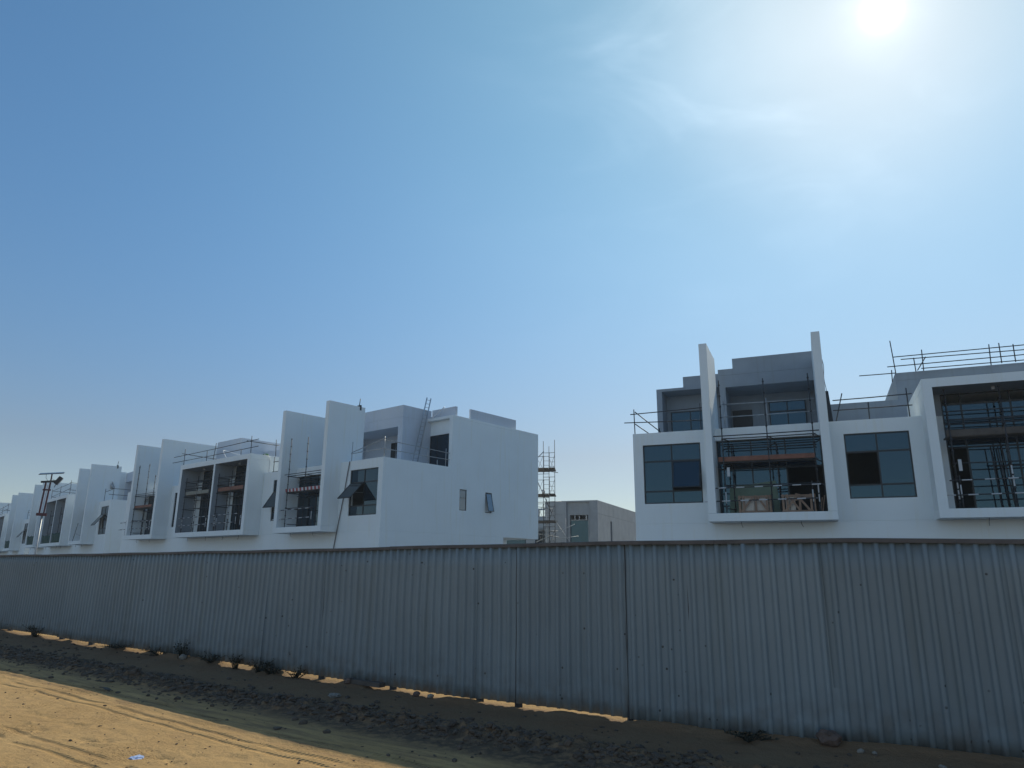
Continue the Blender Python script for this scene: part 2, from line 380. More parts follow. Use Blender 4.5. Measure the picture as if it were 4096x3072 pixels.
ground = bpy.data.objects.new('ground', me); COL.objects.link(ground); ground['kind'] = 'structure'

def sand_material():
    m = bpy.data.materials.new('sandy_ground'); m.use_nodes = True
    t = m.node_tree; n = t.nodes; L = t.links.new; b = n['Principled BSDF']; b.inputs['Roughness'].default_value = 0.95
    b.inputs['Specular IOR Level'].default_value = 0.15
    tc = n.new('ShaderNodeTexCoord'); uv = n.new('ShaderNodeUVMap'); uv.uv_map = 'along'
    def noise(scale, detail=6, vec=None, rough=.6):
        a = n.new('ShaderNodeTexNoise'); a.inputs['Scale'].default_value = scale; a.inputs['Detail'].default_value = detail; a.inputs['Roughness'].default_value = rough
        L(vec if vec is not None else tc.outputs['Object'], a.inputs['Vector']); return a.outputs['Fac']
    def rng(src, a, c, lo=0., hi=1.):
        r = n.new('ShaderNodeMapRange'); r.inputs[1].default_value = a; r.inputs[2].default_value = c; r.inputs[3].default_value = lo; r.inputs[4].default_value = hi
        L(src, r.inputs[0]); return r.outputs[0]
    def mix(f, a, c):
        x = n.new('ShaderNodeMix'); x.data_type = 'RGBA'; L(f, x.inputs[0])
        for k, v in ((6, a), (7, c)):
            if isinstance(v, tuple): x.inputs[k].default_value = (*v, 1)
            else: L(v, x.inputs[k])
        return x.outputs[2]
    def mth(op, a, c):
        x = n.new('ShaderNodeMath'); x.operation = op
        for k, v in enumerate((a, c)):
            if isinstance(v, (int, float)): x.inputs[k].default_value = v
            else: L(v, x.inputs[k])
        return x.outputs[0]
    sp = n.new('ShaderNodeSeparateXYZ'); L(uv.outputs[0], sp.inputs[0])
    # stretched coordinates: streaks run along the road
    mpn = n.new('ShaderNodeMapping'); mpn.inputs['Scale'].default_value = (0.45, 3.4, 1); L(uv.outputs[0], mpn.inputs[0])
    c = mix(rng(noise(.7), .35, .7), (.47, .300, .134), (.40, .248, .106))
    c = mix(rng(noise(2.2, 8, mpn.outputs[0]), .5, .75, 0, .45), c, (.33, .205, .105))
    c = mix(rng(noise(26, 5), .56, .75, 0, .45), c, (.23, .15, .085))
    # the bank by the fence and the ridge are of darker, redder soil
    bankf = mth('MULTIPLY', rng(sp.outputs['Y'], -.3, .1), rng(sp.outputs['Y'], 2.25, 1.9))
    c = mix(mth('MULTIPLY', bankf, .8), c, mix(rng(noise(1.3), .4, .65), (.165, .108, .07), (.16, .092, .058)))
    # scuffs: dark scattered flecks on the road
    scm = mth('MULTIPLY', rng(noise(1.1, 3), .55, .66), rng(noise(34, 3, mpn.outputs[0]), .57, .62))
    scm = mth('MULTIPLY', scm, rng(sp.outputs['Y'], 2.2, 2.6))
    c = mix(mth('MULTIPLY', scm, .8), c, (.13, .08, .045))
    # darker streaks along the wheel lines next to the ridge, dark crumbs in the ridge itself
    streakf = mth('MULTIPLY', mth('MULTIPLY', rng(sp.outputs['Y'], 1.9, 2.1), rng(sp.outputs['Y'], 3.1, 2.6)), rng(noise(2.6, 7, mpn.outputs[0], .7), .44, .62))
    c = mix(mth('MULTIPLY', streakf, .7), c, (.17, .11, .07))
    rg = mth('MULTIPLY', rng(sp.outputs['Y'], 1.15, 1.45), rng(sp.outputs['Y'], 2.15, 1.9))
    c = mix(mth('MULTIPLY', rg, mth('MULTIPLY', rng(noise(9, 6), .4, .55), .85)), c, (.085, .062, .045))
    # unseen ground behind the camera, made dark grey to cut warm bounce light
    c = mix(rng(sp.outputs['Y'], 9.5, 14), c, (.12, .12, .125))
    # ground behind the hoarding is greyed to weaken warm bounce onto the houses
    c = mix(rng(sp.outputs['Y'], -2.5, -6), c, mix(rng(noise(.4), .4, .6), (.10, .108, .12), (.135, .14, .15)))
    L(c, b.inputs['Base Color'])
    # bump: grain, clods, tread marks along two wheel lines
    h1 = noise(60, 4); h2 = noise(9, 6)
    wv = n.new('ShaderNodeTexWave'); wv.wave_type = 'BANDS'; wv.bands_direction = 'X'; wv.inputs['Scale'].default_value = 5.2; wv.inputs['Distortion'].default_value = 1.2
    wv.inputs['Detail'].default_value = 2; L(uv.outputs[0], wv.inputs['Vector'])
    wmask = None
    for ctr, wd in ((3.05, .06), (3.22, .05), (4.35, .06), (4.55, .05), (2.62, .05)):
        q = mth('SUBTRACT', 1.0, mth('MULTIPLY', mth('ABSOLUTE', mth('SUBTRACT', mth('ADD', sp.outputs['Y'], mth('MULTIPLY', noise(.35, 2), .5)), ctr + .25), 0), 1 / wd))
        q = mth('MAXIMUM', q, 0); wmask = q if wmask is None else mth('ADD', wmask, q)
    tread = mth('MULTIPLY', mth('MULTIPLY', wv.outputs['Fac'], wmask), rng(noise(.9, 2), .36, .46))
    st = noise(3.0, 6, mpn.outputs[0], .7)
    hsum = mth('ADD', mth('ADD', mth('MULTIPLY', h1, .22), mth('MULTIPLY', h2, .8)), mth('ADD', mth('MULTIPLY', tread, -1.6), mth('MULTIPLY', st, .25)))
    hsum = mth('SUBTRACT', hsum, mth('MULTIPLY', scm, .5))
    bp = n.new('ShaderNodeBump'); bp.inputs['Strength'].default_value = 0.75; bp.inputs['Distance'].default_value = 0.05
    L(hsum, bp.inputs['Height']); L(bp.outputs[0], b.inputs['Normal'])
    return m
me.materials.append(sand_material())

# ------------------------------------------------------------------ hoarding of corrugated sheets
RIB = 0.15
RIBH = ((0, 0), (.38, 0), (.47, .002), (.55, .014), (.60, .024), (.65, .028), (.80, .028), (.85, .025), (.91, .015), (.97, .002), (1, 0))
def rib(t): return float(np.interp(t, [q[0] for q in RIBH], [q[1] * 1.3 for q in RIBH]))
def corr_stations(a, b):
    k = math.floor(a / RIB); out = []
    while k * RIB < b + RIB:
        for f, o in RIBH[:-1]:
            s = (k + f) * RIB
            if a < s < b: out.append((s, o * 1.3))
        k += 1
    return [(a, rib((a / RIB) % 1))] + out + [(b, rib((b / RIB) % 1))]
fence = thing('hoarding_fence', 'long grey corrugated sheet metal hoarding along the dirt bank in front of all the houses', 'fence', WORLD, (*fence_pt(11)[0], 0))
fo = Vector((*fence_pt(11)[0], 0))
seams = [-14, -11, -8, -5.2, -2.4, .55, 2.1, 3.75, 5.4, 7.05, 8.7, 10.3, 11.95, 13.55, 15.2, 16.85]
sA = 17.47; sB = 19.07
seams = [s for s in seams if s < sA - .4] + [sA, sB, 19.85, 21.35, 22.95, 24.6, 27, 30, 34]
def top_z(s): return float(np.interp(s, [0, 6, 11, 14, 17, 19, 21.5, 24, 40], [1.93, 1.945, 1.965, 1.985, 2.005, 2.02, 2.03, 2.0, 2.0])) + .004 * math.sin(s * 2.1)
for i, (a, b) in enumerate(zip(seams[:-1], seams[1:])):
    mb = MB()
    OPEN = (.55, sA, sB)
    la = -.007 if min(abs(a - q) for q in OPEN) < .01 else .035
    lb = -.007 if min(abs(b - q) for q in OPEN) < .01 else .035
    tilt = rnd.uniform(-.012, .012); off = rnd.uniform(-.002, .002) + (.005 if i % 2 else 0)
    zb = rnd.uniform(-.012, .012)
    zs = [zb, .18, .35, .57, .8, 1.02, 1.25, 1.47, 1.7]
    g = []
    for s, cp0 in corr_stations(a - la, b + lb):
        q, t, nn = fence_pt(s); cp = cp0 + off
        col = []
        tz = top_z(s)
        for k, z in enumerate(zs + [tz]):
            dent = .016 * mnoise.noise(Vector((s * .9, z * 1.3, 4.2))) + .006 * mnoise.noise(Vector((s * 2.7, z * 3.1, 8.2)))
            # two half height pressed ribs between the open seams
            extra = 0
            for rs, rz in ((17.83, .95), (18.02, 1.02), (18.2, 1.12), (18.36, 1.2)):
                if abs(s - rs) < .03 and z < rz: extra = .012
            o = cp + dent + extra + tilt * (z - 1)
            w = q + nn * (o + .0)
            col.append(mb.bm.verts.new((w[0], w[1], z)))
        g.append(col)
    for c0, c1 in zip(g[:-1], g[1:]):
        for k in range(len(zs)):
            mb._f([c0[k], c1[k], c1[k + 1], c0[k + 1]], True)
    bmesh.ops.recalc_face_normals(mb.bm, faces=mb.bm.faces)
    o = mb.build('corrugated_panel', M_FENCE, fence, org=tuple(fo))
    md = o.modifiers.new('thickness', 'SOLIDIFY'); md.thickness = .0018; md.offset = 0
# timber cap on the top edge, in lengths
caps = [-14, -8, -3, 1.9, 5.3, 8.1, 12.2, 15.1, 18.2, 20.2, 22.6, 25.5, 30, 34]
for a, b in zip(caps[:-1], caps[1:]):
    mb = MB(); prev = None; k = rnd.uniform(-.004, .004)
    for s in np.linspace(a, b - .004, max(3, int((b - a) / .35))):
        q, t, nn = fence_pt(s); z = top_z(s) + k
        ring = []
        for dx, dz in ((-.012, -.042), (.058, -.042), (.060, -.004), (.052, .004), (-.012, .004)):
            w = q + nn * dx; ring.append(mb.bm.verts.new((w[0], w[1], z + dz)))
        if prev:
            for j in range(5): mb._f([prev[j], prev[(j + 1) % 5], ring[(j + 1) % 5], ring[j]])
        else: mb._f(ring)
        prev = ring
    mb._f(prev[::-1]); bmesh.ops.recalc_face_normals(mb.bm, faces=mb.bm.faces)
    mb.build('top_cap', M_CAP, fence, org=tuple(fo))
# steel posts added behind the seams to block sunlight and keep the gaps dark
mb = None
for s in [v for v in seams[1:-1]] + [26, 29, 32]:
    q, t, nn = fence_pt(s, -.06)
    MB().box(q[0] - .05, q[0] + .05, q[1] - .04, q[1] + .04, -.6, top_z(s) - .012).build('post', M_STEEL, fence, org=tuple(fo))

# ------------------------------------------------------------------ windows
def window(house, x0, x1, z0, z1, y, mull, trans, openc=None, angle=20, missing=(), glass=None, label=None):
    """framed window in the plane y (local), cells split by mull/trans; openc = (col,row) of the top hung sash"""
    glass = glass or M_GLASS
    fr = MB(); fw = .055
    ys, ye = y, y + .07
    xs = [x0] + list(mull) + [x1]; zs = [z0] + list(trans) + [z1]
    fr.box(x0, x0 + fw, ys, ye, z0, z1); fr.box(x1 - fw, x1, ys, ye, z0, z1)
    fr.box(x0 + fw, x1 - fw, ys, ye, z0, z0 + fw); fr.box(x0 + fw, x1 - fw, ys, ye, z1 - fw, z1)
    for m in mull: fr.box(m - .03, m + .03, ys + .003, ye - .003, z0 + fw, z1 - fw)
    xe = [x0 + fw] + [v for m in mull for v in (m - .03, m + .03)] + [x1 - fw]
    for tz in trans:
        for k in range(0, len(xe), 2): fr.box(xe[k], xe[k + 1], ys + .003, ye - .003, tz - .035, tz + .035)
    wob_ = fr.build('window', M_FRAME, house)
    if label: wob_['label'] = label
    pn = MB(); cnt = 0
    for c in range(len(xs) - 1):
        for r in range(len(zs) - 1):
            if openc == (c, r) or (c, r) in missing: continue
            a = .003 * math.sin(c * 3 + r * 5 + x0)   # panes are never quite parallel
            X0, X1, Z0, Z1 = xs[c] + .03, xs[c + 1] - .03, zs[r] + .03, zs[r + 1] - .03
            pn.hexa([Vector(p) for p in ((X0, ys + .03 + a, Z0), (X1, ys + .03 - a, Z0), (X1, ys + .042 - a, Z0), (X0, ys + .042 + a, Z0), (X0, ys + .03 + a, Z1), (X1, ys + .03 - a, Z1), (X1, ys + .042 - a, Z1), (X0, ys + .042 + a, Z1))]); cnt += 1
    if cnt: pn.build('pane', glass, wob_)
    else: pn.bm.free()
    if openc:
        c, r = openc; X0, X1, Z0, Z1 = xs[c] + .035, xs[c + 1] - .035, zs[r] + .04, zs[r + 1] - .04
        M = Matrix.Translation((0, ys - .005, Z1)) @ Matrix.Rotation(math.radians(-angle), 4, 'X') @ Matrix.Translation((0, 0, -Z1))
        sh = MB(); sh.use(M_FRAME); f = .055
        for bx in ((X0, X1, Z1 - f, Z1), (X0, X1, Z0, Z0 + f), (X0, X0 + f, Z0 + f, Z1 - f), (X1 - f, X1, Z0 + f, Z1 - f)): sh.box(bx[0], bx[1], -.045, 0, bx[2], bx[3], M)
        sh.use(glass).box(X0 + f, X1 - f, -.03, -.018, Z0 + f, Z1 - f, M)
        for xx in (X0 + .02, X1 - .02):
            sh.use(M_ALU).tube([M @ Vector((xx, -.02, Z0 + (Z1 - Z0) * .35)), Vector((xx, ys + .03, Z0 + (Z1 - Z0) * .55))], .008, 5)
        sh.build('sash', None, wob_)
    return wob_

# ------------------------------------------------------------------ terrace of houses
FX = [(3.48, 3.83), (8.27, 8.62), (26.07, 26.42), (30.88, 31.23)]
def terrace(fr, kind, label):
    h = thing('townhouse_terrace', label, 'townhouses', fr, (0, 0, 0), 'white townhouse terraces on the building site')
    ends_open = kind == 'R'
    WZ0, WZ1, T1, T2 = 4.66, 7.42, 5.23, 6.63
    win = {'R': [(.46, 3.13), (9.18, 11.67), (22.98, 25.48), (32.2, 34.86)], 'A': [(.46, 3.13), (9.18, 11.67), (23.70, 25.48), (32.2, 34.86)]}['R' if kind == 'R' else 'A']
    ops = [('+', 0, LEN, 0, 14.75, -.4, 8.0)]
    for a, b in win: ops.append(('-', a, b, -.5, 4.0, WZ0, WZ1))
    for a, b in ((3.83, 8.27), (26.42, 30.88)): ops.append(('-', a, b, -.5, 4.5, 4.08, 7.44))
    ops.append(('-', 12.55, 22.07, -.5, .3, 4.08, 8.0)); ops += [('-', 13.0, 17.1, .3, 3.5, 4.08, 8.0), ('-', 17.9, 21.8, .3, 3.5, 4.08, 8.0)]
    ops.append(('-', LEN - 3, LEN + 1, 10.88, 20, -1, 3.74))                     # open undercroft at the rear corner
    ops += [('-', -1, LEN + 1, -.5, .014, 3.722, 3.74), ('-', LEN - .014, LEN + 1, -.5, 10.88, 3.722, 3.74), ('-', -1, .014, -.5, 20, 3.722, 3.74)]
    ops += [('-', LEN - .15, LEN + 1, 6.48, 7.14, 5.30, 6.66), ('-', LEN - .15, LEN + 1, 8.97, 9.63, 5.30, 6.65)]
    # ground floor openings behind the hoarding
    for a, b in ((1.0, 2.6), (4.2, 7.9), (9.3, 11.4), (13.2, 16.8), (18.2, 21.6), (24, 25.4), (26.8, 30.5), (32.4, 34.4)): ops.append(('-', a, b, -.5, 3, 0.05, 2.6))
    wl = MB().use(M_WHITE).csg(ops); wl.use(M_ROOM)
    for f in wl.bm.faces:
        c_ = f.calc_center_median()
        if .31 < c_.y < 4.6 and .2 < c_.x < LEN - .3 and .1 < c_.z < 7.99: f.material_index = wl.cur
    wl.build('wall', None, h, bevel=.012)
    # upper storey
    um = M_GREY if kind == 'R' else M_PALE
    u = []
    if kind == 'R':
        u += [('+', .14, 3.76, 5.5, 14.75, 8, 11.48), ('-', .44, 3.5, 5.0, 6.85, 8.0, 11.33)]
        u += [('+', 1.6, 3.76, 5.72, 6.0, 11.48, 12.13)]
        u += [('+', 3.76, 8.62, 3.4, 9.5, 8, 11.72), ('+', 4.5, 8.62, 3.4, 3.65, 11.72, 12.24), ('-', 4.08, 8.27, 3, 5.6, 8, 10.76), ('-', 3.76, 8.62, 3, 3.415, 11.37, 11.39)]
        u += [('+', 8.62, 12.1, 6.1, 6.35, 8, 10.05), ('+', 12.1, LEN, 6.1, 14.75, 8, 11.42), ('-', 12.1, LEN, 5, 6.115, 11.0, 11.02)]
    else:
        u += [('+', .14, 3.76, 5.5, 14.75, 8, 11.48), ('-', .44, 3.5, 5.0, 6.0, 8.0, 11.33)]
        u += [('+', 3.76, 11.7, 3.9, 9.5, 8, 11.72), ('+', 7.7, 11.7, 3.9, 9.5, 11.72, 12.27), ('-', 4.08, 8.27, 3, 5.6, 8, 10.76),
              ('-', 3, 12, 3, 3.915, 11.30, 11.32), ('-', 11.685, 12, 3, 10, 11.30, 11.32)]
        u += [('+', 11.7, 26.3, 6.1, 14.75, 8, 11.3)]
        u += [('+', 26.3, 32.85, 3.45, 9.5, 8, 11.70), ('+', 28.7, 32.85, 3.45, 3.7, 11.70, 12.1), ('+', 32.6, 32.85, 3.7, 6.0, 11.70, 12.1), ('-', 26.42, 32.4, 3, 5.6, 8, 10.69),
              ('-', 26.3, 33, 3, 3.465, 11.29, 11.31), ('-', 32.835, 33, 3, 5.6, 11.29, 11.31)]
        u += [('+', 32.85, 35.1, 6.05, 6.25, 11.47, 12.15), ('+', 34.98, 35.1, 7.5, 12.35, 11.47, 12.21)]
    MB().csg(u).build('upper_storey', um, h, bevel=.01)
    if kind != 'R':
        MB().csg([('+', 32.85, LEN, 5.65, 14.75, 8, 11.48), ('-', 32.85, LEN - .3, 5, 5.98, 8, 11.30), ('-', LEN - .012, LEN + .1, 5, 20, 11.29, 11.305)]).build('roof_end', M_WHITE, h, bevel=.01)
    # fins
    for i, (a, b) in enumerate(FX):
        back = 1.6 if i in (0, 3) else (3.4 if kind == 'R' else 3.42)
        o = [('+', a, b, -1.2, 0, 4.08, 11.78), ('+', a, b, 0, back, 8.0, 11.78)]
        o += [('-', a - .1, a + .01, .45, .466, 8, 12), ('-', b - .01, b + .1, .45, .466, 8, 12), ('-', a, b, .45, .466, 11.765, 12)]
        MB().csg(o).build('fin_wall', M_WHITE, h, bevel=.03)
    # balcony slabs and their glass
    for a, b in ((3.48, 8.62), (26.07, 31.23)):
        MB().csg([('+', a, b, -1.2, 0, 3.73, 4.076)]).build('balcony_slab', M_WHITE, h, bevel=.012)
        a2, b2 = a + .35, b - .35
        if a < 10:
            window(h, a2, b2, 4.08, 7.44, .26, [a2 + 1.5, a2 + 2.95], [6.15], missing=((2, 0),), glass=M_GLASS)
        else:
            window(h, a2, b2, 4.08, 7.44, .26, [a2 + 1.15, a2 + 2.9], [6.75], glass=M_GLASS)
        for xx in (a + 1.3, a + 3.7):
            MB().tube([(xx, -.7, 3.73), (xx + .02, -.72, 3.6), (xx + .07 + rnd.uniform(-.05, .1), -.7, 3.48)], .012, 5).build('hanging_wire', M_CABLEG, h)
    # double bay box
    bo = [('+', 12.2, 22.42, -1.2, 0, 3.73, 9.28), ('+', 12.2, 22.42, 0, 4.2, 8.0, 9.28), ('-', 12.55, 17.42, -2, .3, 4.08, 8.92), ('-', 17.66, 22.07, -2, .3, 4.08, 8.92), ('-', 13.0, 17.1, .3, 3.5, 8.0, 8.92), ('-', 17.9, 21.8, .3, 3.5, 8.0, 8.92),
          ('-', 12, 12.214, -2, 5, 8.92, 8.935), ('-', 22.406, 23, -2, 5, 8.92, 8.935), ('-', 12, 12.214, -2, 0, 4.075, 4.09), ('-', 22.406, 23, -2, 0, 4.075, 4.09)]
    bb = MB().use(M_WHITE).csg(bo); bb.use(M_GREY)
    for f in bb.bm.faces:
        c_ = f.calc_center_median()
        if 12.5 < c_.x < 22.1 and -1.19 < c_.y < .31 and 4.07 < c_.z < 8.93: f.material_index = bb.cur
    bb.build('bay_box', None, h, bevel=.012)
    MB().box(17.42, 17.66, 0, .298, 4.08, 8.0).build('bay_divider', M_WHITE, h)
    if kind == 'R':
        window(h, 13.0, 17.1, 4.08, 8.91, .33, [13.72, 15.45], [6.66, 8.46], missing=((0, 0), (0, 2), (1, 2), (2, 2)))
        window(h, 17.9, 21.8, 4.08, 8.91, .33, [19.2, 20.5], [6.66, 8.46])
    else:
        window(h, 13.0, 17.1, 4.08, 8.91, .33, [14.2, 15.6], [6.62, 8.46], missing=((1, 1),))
        window(h, 17.9, 21.8, 4.08, 8.91, .33, [18.75, 20.3], [6.62, 8.46])
    for xx in (14.75, 19.9):
        MB().tube([(xx, -.55, 8.92), (xx, -.55, 8.78)], .07, 10).build('ceiling_lamp', M_TAPE, h)
    for xx in (13.9, 16.6, 19.1, 21.2): MB().tube([(xx, -.8, 3.73), (xx - .03, -.78, 3.58), (xx + rnd.uniform(-.12, .06), -.8, 3.44)], .012, 5).build('hanging_wire', M_CABLEG, h)
    # punched windows
    for i, (a, b) in enumerate(win):
        m = (a + b) / 2; kw = {}
        if kind == 'R':
            if i == 0: kw = dict(openc=(1, 1), angle=17, label='window with its right hand sash tilted out')
            if i == 1: kw = dict(missing=((0, 1),), label='window with one open dark pane')
            window(h, a, b, WZ0, WZ1, .06, [m], [T1, T2], **kw)
        elif i in (2, 3):
            if i == 3: kw = dict(openc=(0, 1), angle=43 if kind == 'A' else 36, label='corner window with its sash swung wide open')
            else: kw = dict(openc=(0, 1), angle=33) if kind == 'A' else {}
            window(h, a, b, WZ0, WZ1, .06, [m] if i == 3 else [], [T1, T2], **kw)
        else:
            window(h, a, b, WZ0, WZ1, .06, [m], [T1, T2])
    # upper doors and glazing
    if kind == 'R':
        window(h, .66, 2.6, 8.02, 10.4, 6.78, [1.75], [])
        MB().box(4.15, 5.15, 5.5, 5.59, 8, 9.95).build('door', M_DOOR, h)
        window(h, 6.0, 7.8, 8.02, 10.3, 5.5, [6.9], [9.75])
    else:
        window(h, 32.95, 34.9, 8.02, 10.32, 5.88, [33.6], [])
        window(h, 1.0, 3.2, 8.02, 10.3, 5.92, [2.1], [])
        MB().box(4.4, 5.6, 5.5, 5.59, 8, 10.1).build('door', M_DOOR, h)
        d = MB().box(29.35, 30.5, 5.5, 5.585, 8, 10.15).build('door', M_DOOR, h)
        MB().tube([(29.92, 5.46, 8), (29.92, 5.46, 10.1)], .02, 6).build('door_jamb', M_ALU, d)
        # end wall slit windows
        for a, op in ((6.48, False), (8.97, True)):
            f = MB().use(M_FRAME)
            for bx in ((a, a + .04, 5.3, 6.65), (a + .62, a + .66, 5.3, 6.65), (a + .04, a + .62, 5.3, 5.34), (a + .04, a + .62, 6.61, 6.65)): f.box(LEN - .09, LEN - .03, bx[0], bx[1], bx[2], bx[3])
            if not op: f.box(LEN - .085, LEN - .035, a + .04, a + .62, 6.1, 6.13)
            w = f.build('window', None, h)
            if op:
                M = Matrix.Translation((LEN - .02, 0, 6.62)) @ Matrix.Rotation(math.radians(-12), 4, 'Y') @ Matrix.Translation((-LEN + .02, 0, -6.62))
                s = MB().use(M_FRAME)
                for bx in ((a + .04, a + .085, 5.36, 6.6), (a + .575, a + .62, 5.36, 6.6), (a + .085, a + .575, 5.36, 5.4), (a + .085, a + .575, 6.56, 6.6)): s.box(LEN - .03, LEN, bx[0], bx[1], bx[2], bx[3], M)
                s.use(M_GLASSL).box(LEN - .02, LEN - .01, a + .085, a + .575, 5.4, 6.56, M); s.build('sash', None, w)
            else: MB().box(LEN - .065, LEN - .055, a + .04, a + .62, 5.34, 6.61).build('pane', M_GLASSL, w)
    return h

terrace(FR, 'R', 'white terrace nearest on the right with two tall fins and grey unpainted upper rooms')
terrace(FA, 'A', 'white terrace in the middle showing its blank end wall with two slit windows')
terrace(FB, 'B', 'white terrace second from the left edge, partly hidden behind the solar light mast')
terrace(FC, 'C', 'most distant white terrace, cut off by the left edge of the picture')

# ------------------------------------------------------------------ grey house in the gap
GH = Frame(7.9, 66.0, 0, 112.9)
def grey_house():
    h = thing('grey_house', 'bare grey concrete house seen in the gap between the two white terraces', 'house', GH, (0, 0, 0))
    k = 1.0
    MB().csg([('+', -9.9, 0, 0, 24, -.4, 7.85), ('-', -3.0, -.75, -.5, .22, 0, 7.72), ('-', -2.72, -.98, -.5, 3, 0, 6.55), ('-', -9.9, -3.0, -.5, .02, 6.62, 6.64), ('-', -.75, .1, -.5, .02, 6.62, 6.64),
              ('-', -.02, .1, -1, 25, 6.62, 6.64), ('-', -.02, .1, 5.6, 5.62, 0, 9), ('-', -.25, .5, 4.35, 5.0, 2.6, 6.2), ('-', -10, -5.1, -1, 30, -1, 9)]).build('wall', M_CONC, h, bevel=.012)
    w = MB().use(M_FRAME)
    for x in (-2.72, -2.3, -1.9, -1.45, -1.03): w.box(x, x + .05, .3, .36, 6.1, 6.55)
    w.box(-2.72, -.98, .3, .36, 6.05, 6.1)
    w.use(M_TAPE).box(-2.27, -2.22, .27, .3, 6.12, 6.5).box(-1.85, -1.8, .27, .3, 6.12, 6.5).box(-1.2, -1.12, .27, .3, 6.12, 6.5).box(-2.65, -1.05, .27, .3, 6.08, 6.11)
    wo_ = w.build('window', None, h)
    MB().box(-2.72, -.98, .4, .42, 2.0, 6.05).build('pane', M_GLASS, wo_)
    MB().box(-.2, -.19, 4.35, 5.0, 2.6, 6.2).build('pane', M_GLASS, h)
    # lower wing with a recessed balcony
    MB().csg([('+', -15, -5.102, 6.0, 15, -.4, 6.75), ('-', -8.4, -5.6, 5, 8, 3.0, 5.6), ('-', -12.8, -9.4, 5, 8, 2.6, 5.3), ('+', -8.8, -5.11, 6.3, 6.6, 6.75, 7.75), ('-', -8.1, -6.0, 6, 7, 6.95, 7.6)]).build('wing', M_GREY, h)
    MB().box(-7.4, -6.6, 7.9, 7.96, 3.0, 4.9).build('door', M_DOOR, h)
    MB().box(-12.5, -9.7, 6.6, 6.65, 2.6, 5.25).build('pane', M_GLASS, h)
grey_house()

# ------------------------------------------------------------------ scaffolding
TR = .026
SG = 'scaffold towers standing in the balconies'
def upright(p, x, y, z0, z1, base, m=None, white=None):
    mb = MB().use(m or M_STEEL); mb.tube([(x, y, z0), (x, y, z1)], TR, 7)
    z = z0 + .25
    while z < z1:
        mb.tube([(x, y, z - .03), (x, y, z + .03)], TR * 1.75, 8); z += .5
    if white:
        mb.use(M_TAPE)
        for a, b in white: mb.tube([(x, y, a), (x, y, b)], TR * 1.12, 7, cap=False)
    mb.build('upright', None, p, org=base)
def ledger(p, a, b, base, m=None, r=TR * .95, name='ledger'):
    a, b = Vector(a), Vector(b); md = (a + b) / 2 + Vector((0, 0, -.004 * (b - a).length * rnd.random()))
    MB().tube([a, md, b], r, 7).build(name, m or M_STEEL, p, org=base)
def deck(p, x0, x1, y0, y1, z, base, toe=M_TOE, th=.2, stripes=False):
    mb = MB(); n = 4; w = (y1 - y0) / n
    for k in range(n): mb.box(x0 - .02 * (k % 2), x1 + .03 * (k % 3), y0 + w * k + .006, y0 + w * (k + 1) - .006, z, z + .045 + .003 * k)
    mb.build('platform', M_PLANK, p, org=base)
    tb = MB()
    if stripes:
        n = max(4, int((x1 - x0) / .19))
        for k in range(n):
            a = x0 + (x1 - x0) * k / n; b_ = x0 + (x1 - x0) * (k + 1) / n; sl_ = .05
            tb.use(M_TAPE if k % 2 else M_TOER)
            tb.hexa([Vector(q) for q in ((a, y0 - .035, z + .03), (b_, y0 - .035, z + .03), (b_, y0 - .005, z + .03), (a, y0 - .005, z + .03), (a - sl_, y0 - .035, z + th + .03), (b_ - sl_, y0 - .035, z + th + .03), (b_ - sl_, y0 - .005, z + th + .03), (a - sl_, y0 - .005, z + th + .03))])
    else:
        m_ = (x0 + x1) / 2
        tb.use(toe).box(x0, m_ - .02, y0 - .035, y0 - .004, z + .03, z + th + .03).box(m_ - .05, x1, y0 - .07, y0 - .038, z + .025, z + th + .02)
    tb.build('toe_board', None, p, org=base)
def bay_scaffold(fr, x0, label, tall, toe=M_TOE, stripes=False, mid=True, dz=0.0, tagp=False, x_end=None):
    """independent tower between two fins: x0 = clear opening start"""
    base = (x0 + 2.2, -.5, 4.08); p = thing('scaffold_tower', label, 'scaffold', fr, base, SG)
    X = [x0 + .4, x0 + 2.3, x_end if x_end else x0 + 4.15]; yf, yr = -.85, -.12
    if not mid: X = [X[0], X[2]]
    for i, x in enumerate(X):
        upright(p, x, yf, 4.09, tall[i], base, white=[(4.5, 5.2)] if i == len(X) - 1 else None)
        upright(p, x + .3, yr, 4.09, 7.25, base)
    a, b = X[0] - .05, X[-1] + .1
    for z in (7.38, 6.3 + dz, 5.3): ledger(p, (a, yf + .05, z), (b, yf + .05, z), base)
    ledger(p, (x0 + .02, yf - .05, 7.49), (x0 + 4.4, yf - .05, 7.50), base)
    for z in (7.15, 7.02, 6.12 + dz): ledger(p, (a, yr + .05, z), (b, yr + .05, z), base)
    for x in X:
        for z in (7.36, 6.27 + dz, 5.28): ledger(p, (x + .02, yf - .1, z), (x + .3, yr + .12, z - .02), base, name='transom')
    ledger(p, (X[0] + .05, yf + .12, 4.3), (X[0] + .3, yr + .1, 4.3), base, name='transom')
    deck(p, X[0] - .22, X[-1] - .02, yf + .05, yr + .02, 6.33 + dz, base, toe, stripes=stripes)
    if tagp: MB().box(X[0] + .12, X[0] + .24, yf - .06, yf - .05, 5.68, 6.08).build('tag', M_TAPE, p, org=base)
    return p
bay_scaffold(FR, 3.83, 'scaffold tower between the two fins of the near right terrace, orange toe board', (10.06, 9.98, 10.04), tagp=True)
bay_scaffold(FA, 26.42, 'scaffold tower with red and white striped toe board beside the blank end wall', (9.85, 9.78, 7.3), stripes=True)
bay_scaffold(FA, 3.45, 'scaffold tower in the left fin bay of the middle terrace', (10.0, 10.0, 8.95), toe=M_TOE, x_end=7.15)
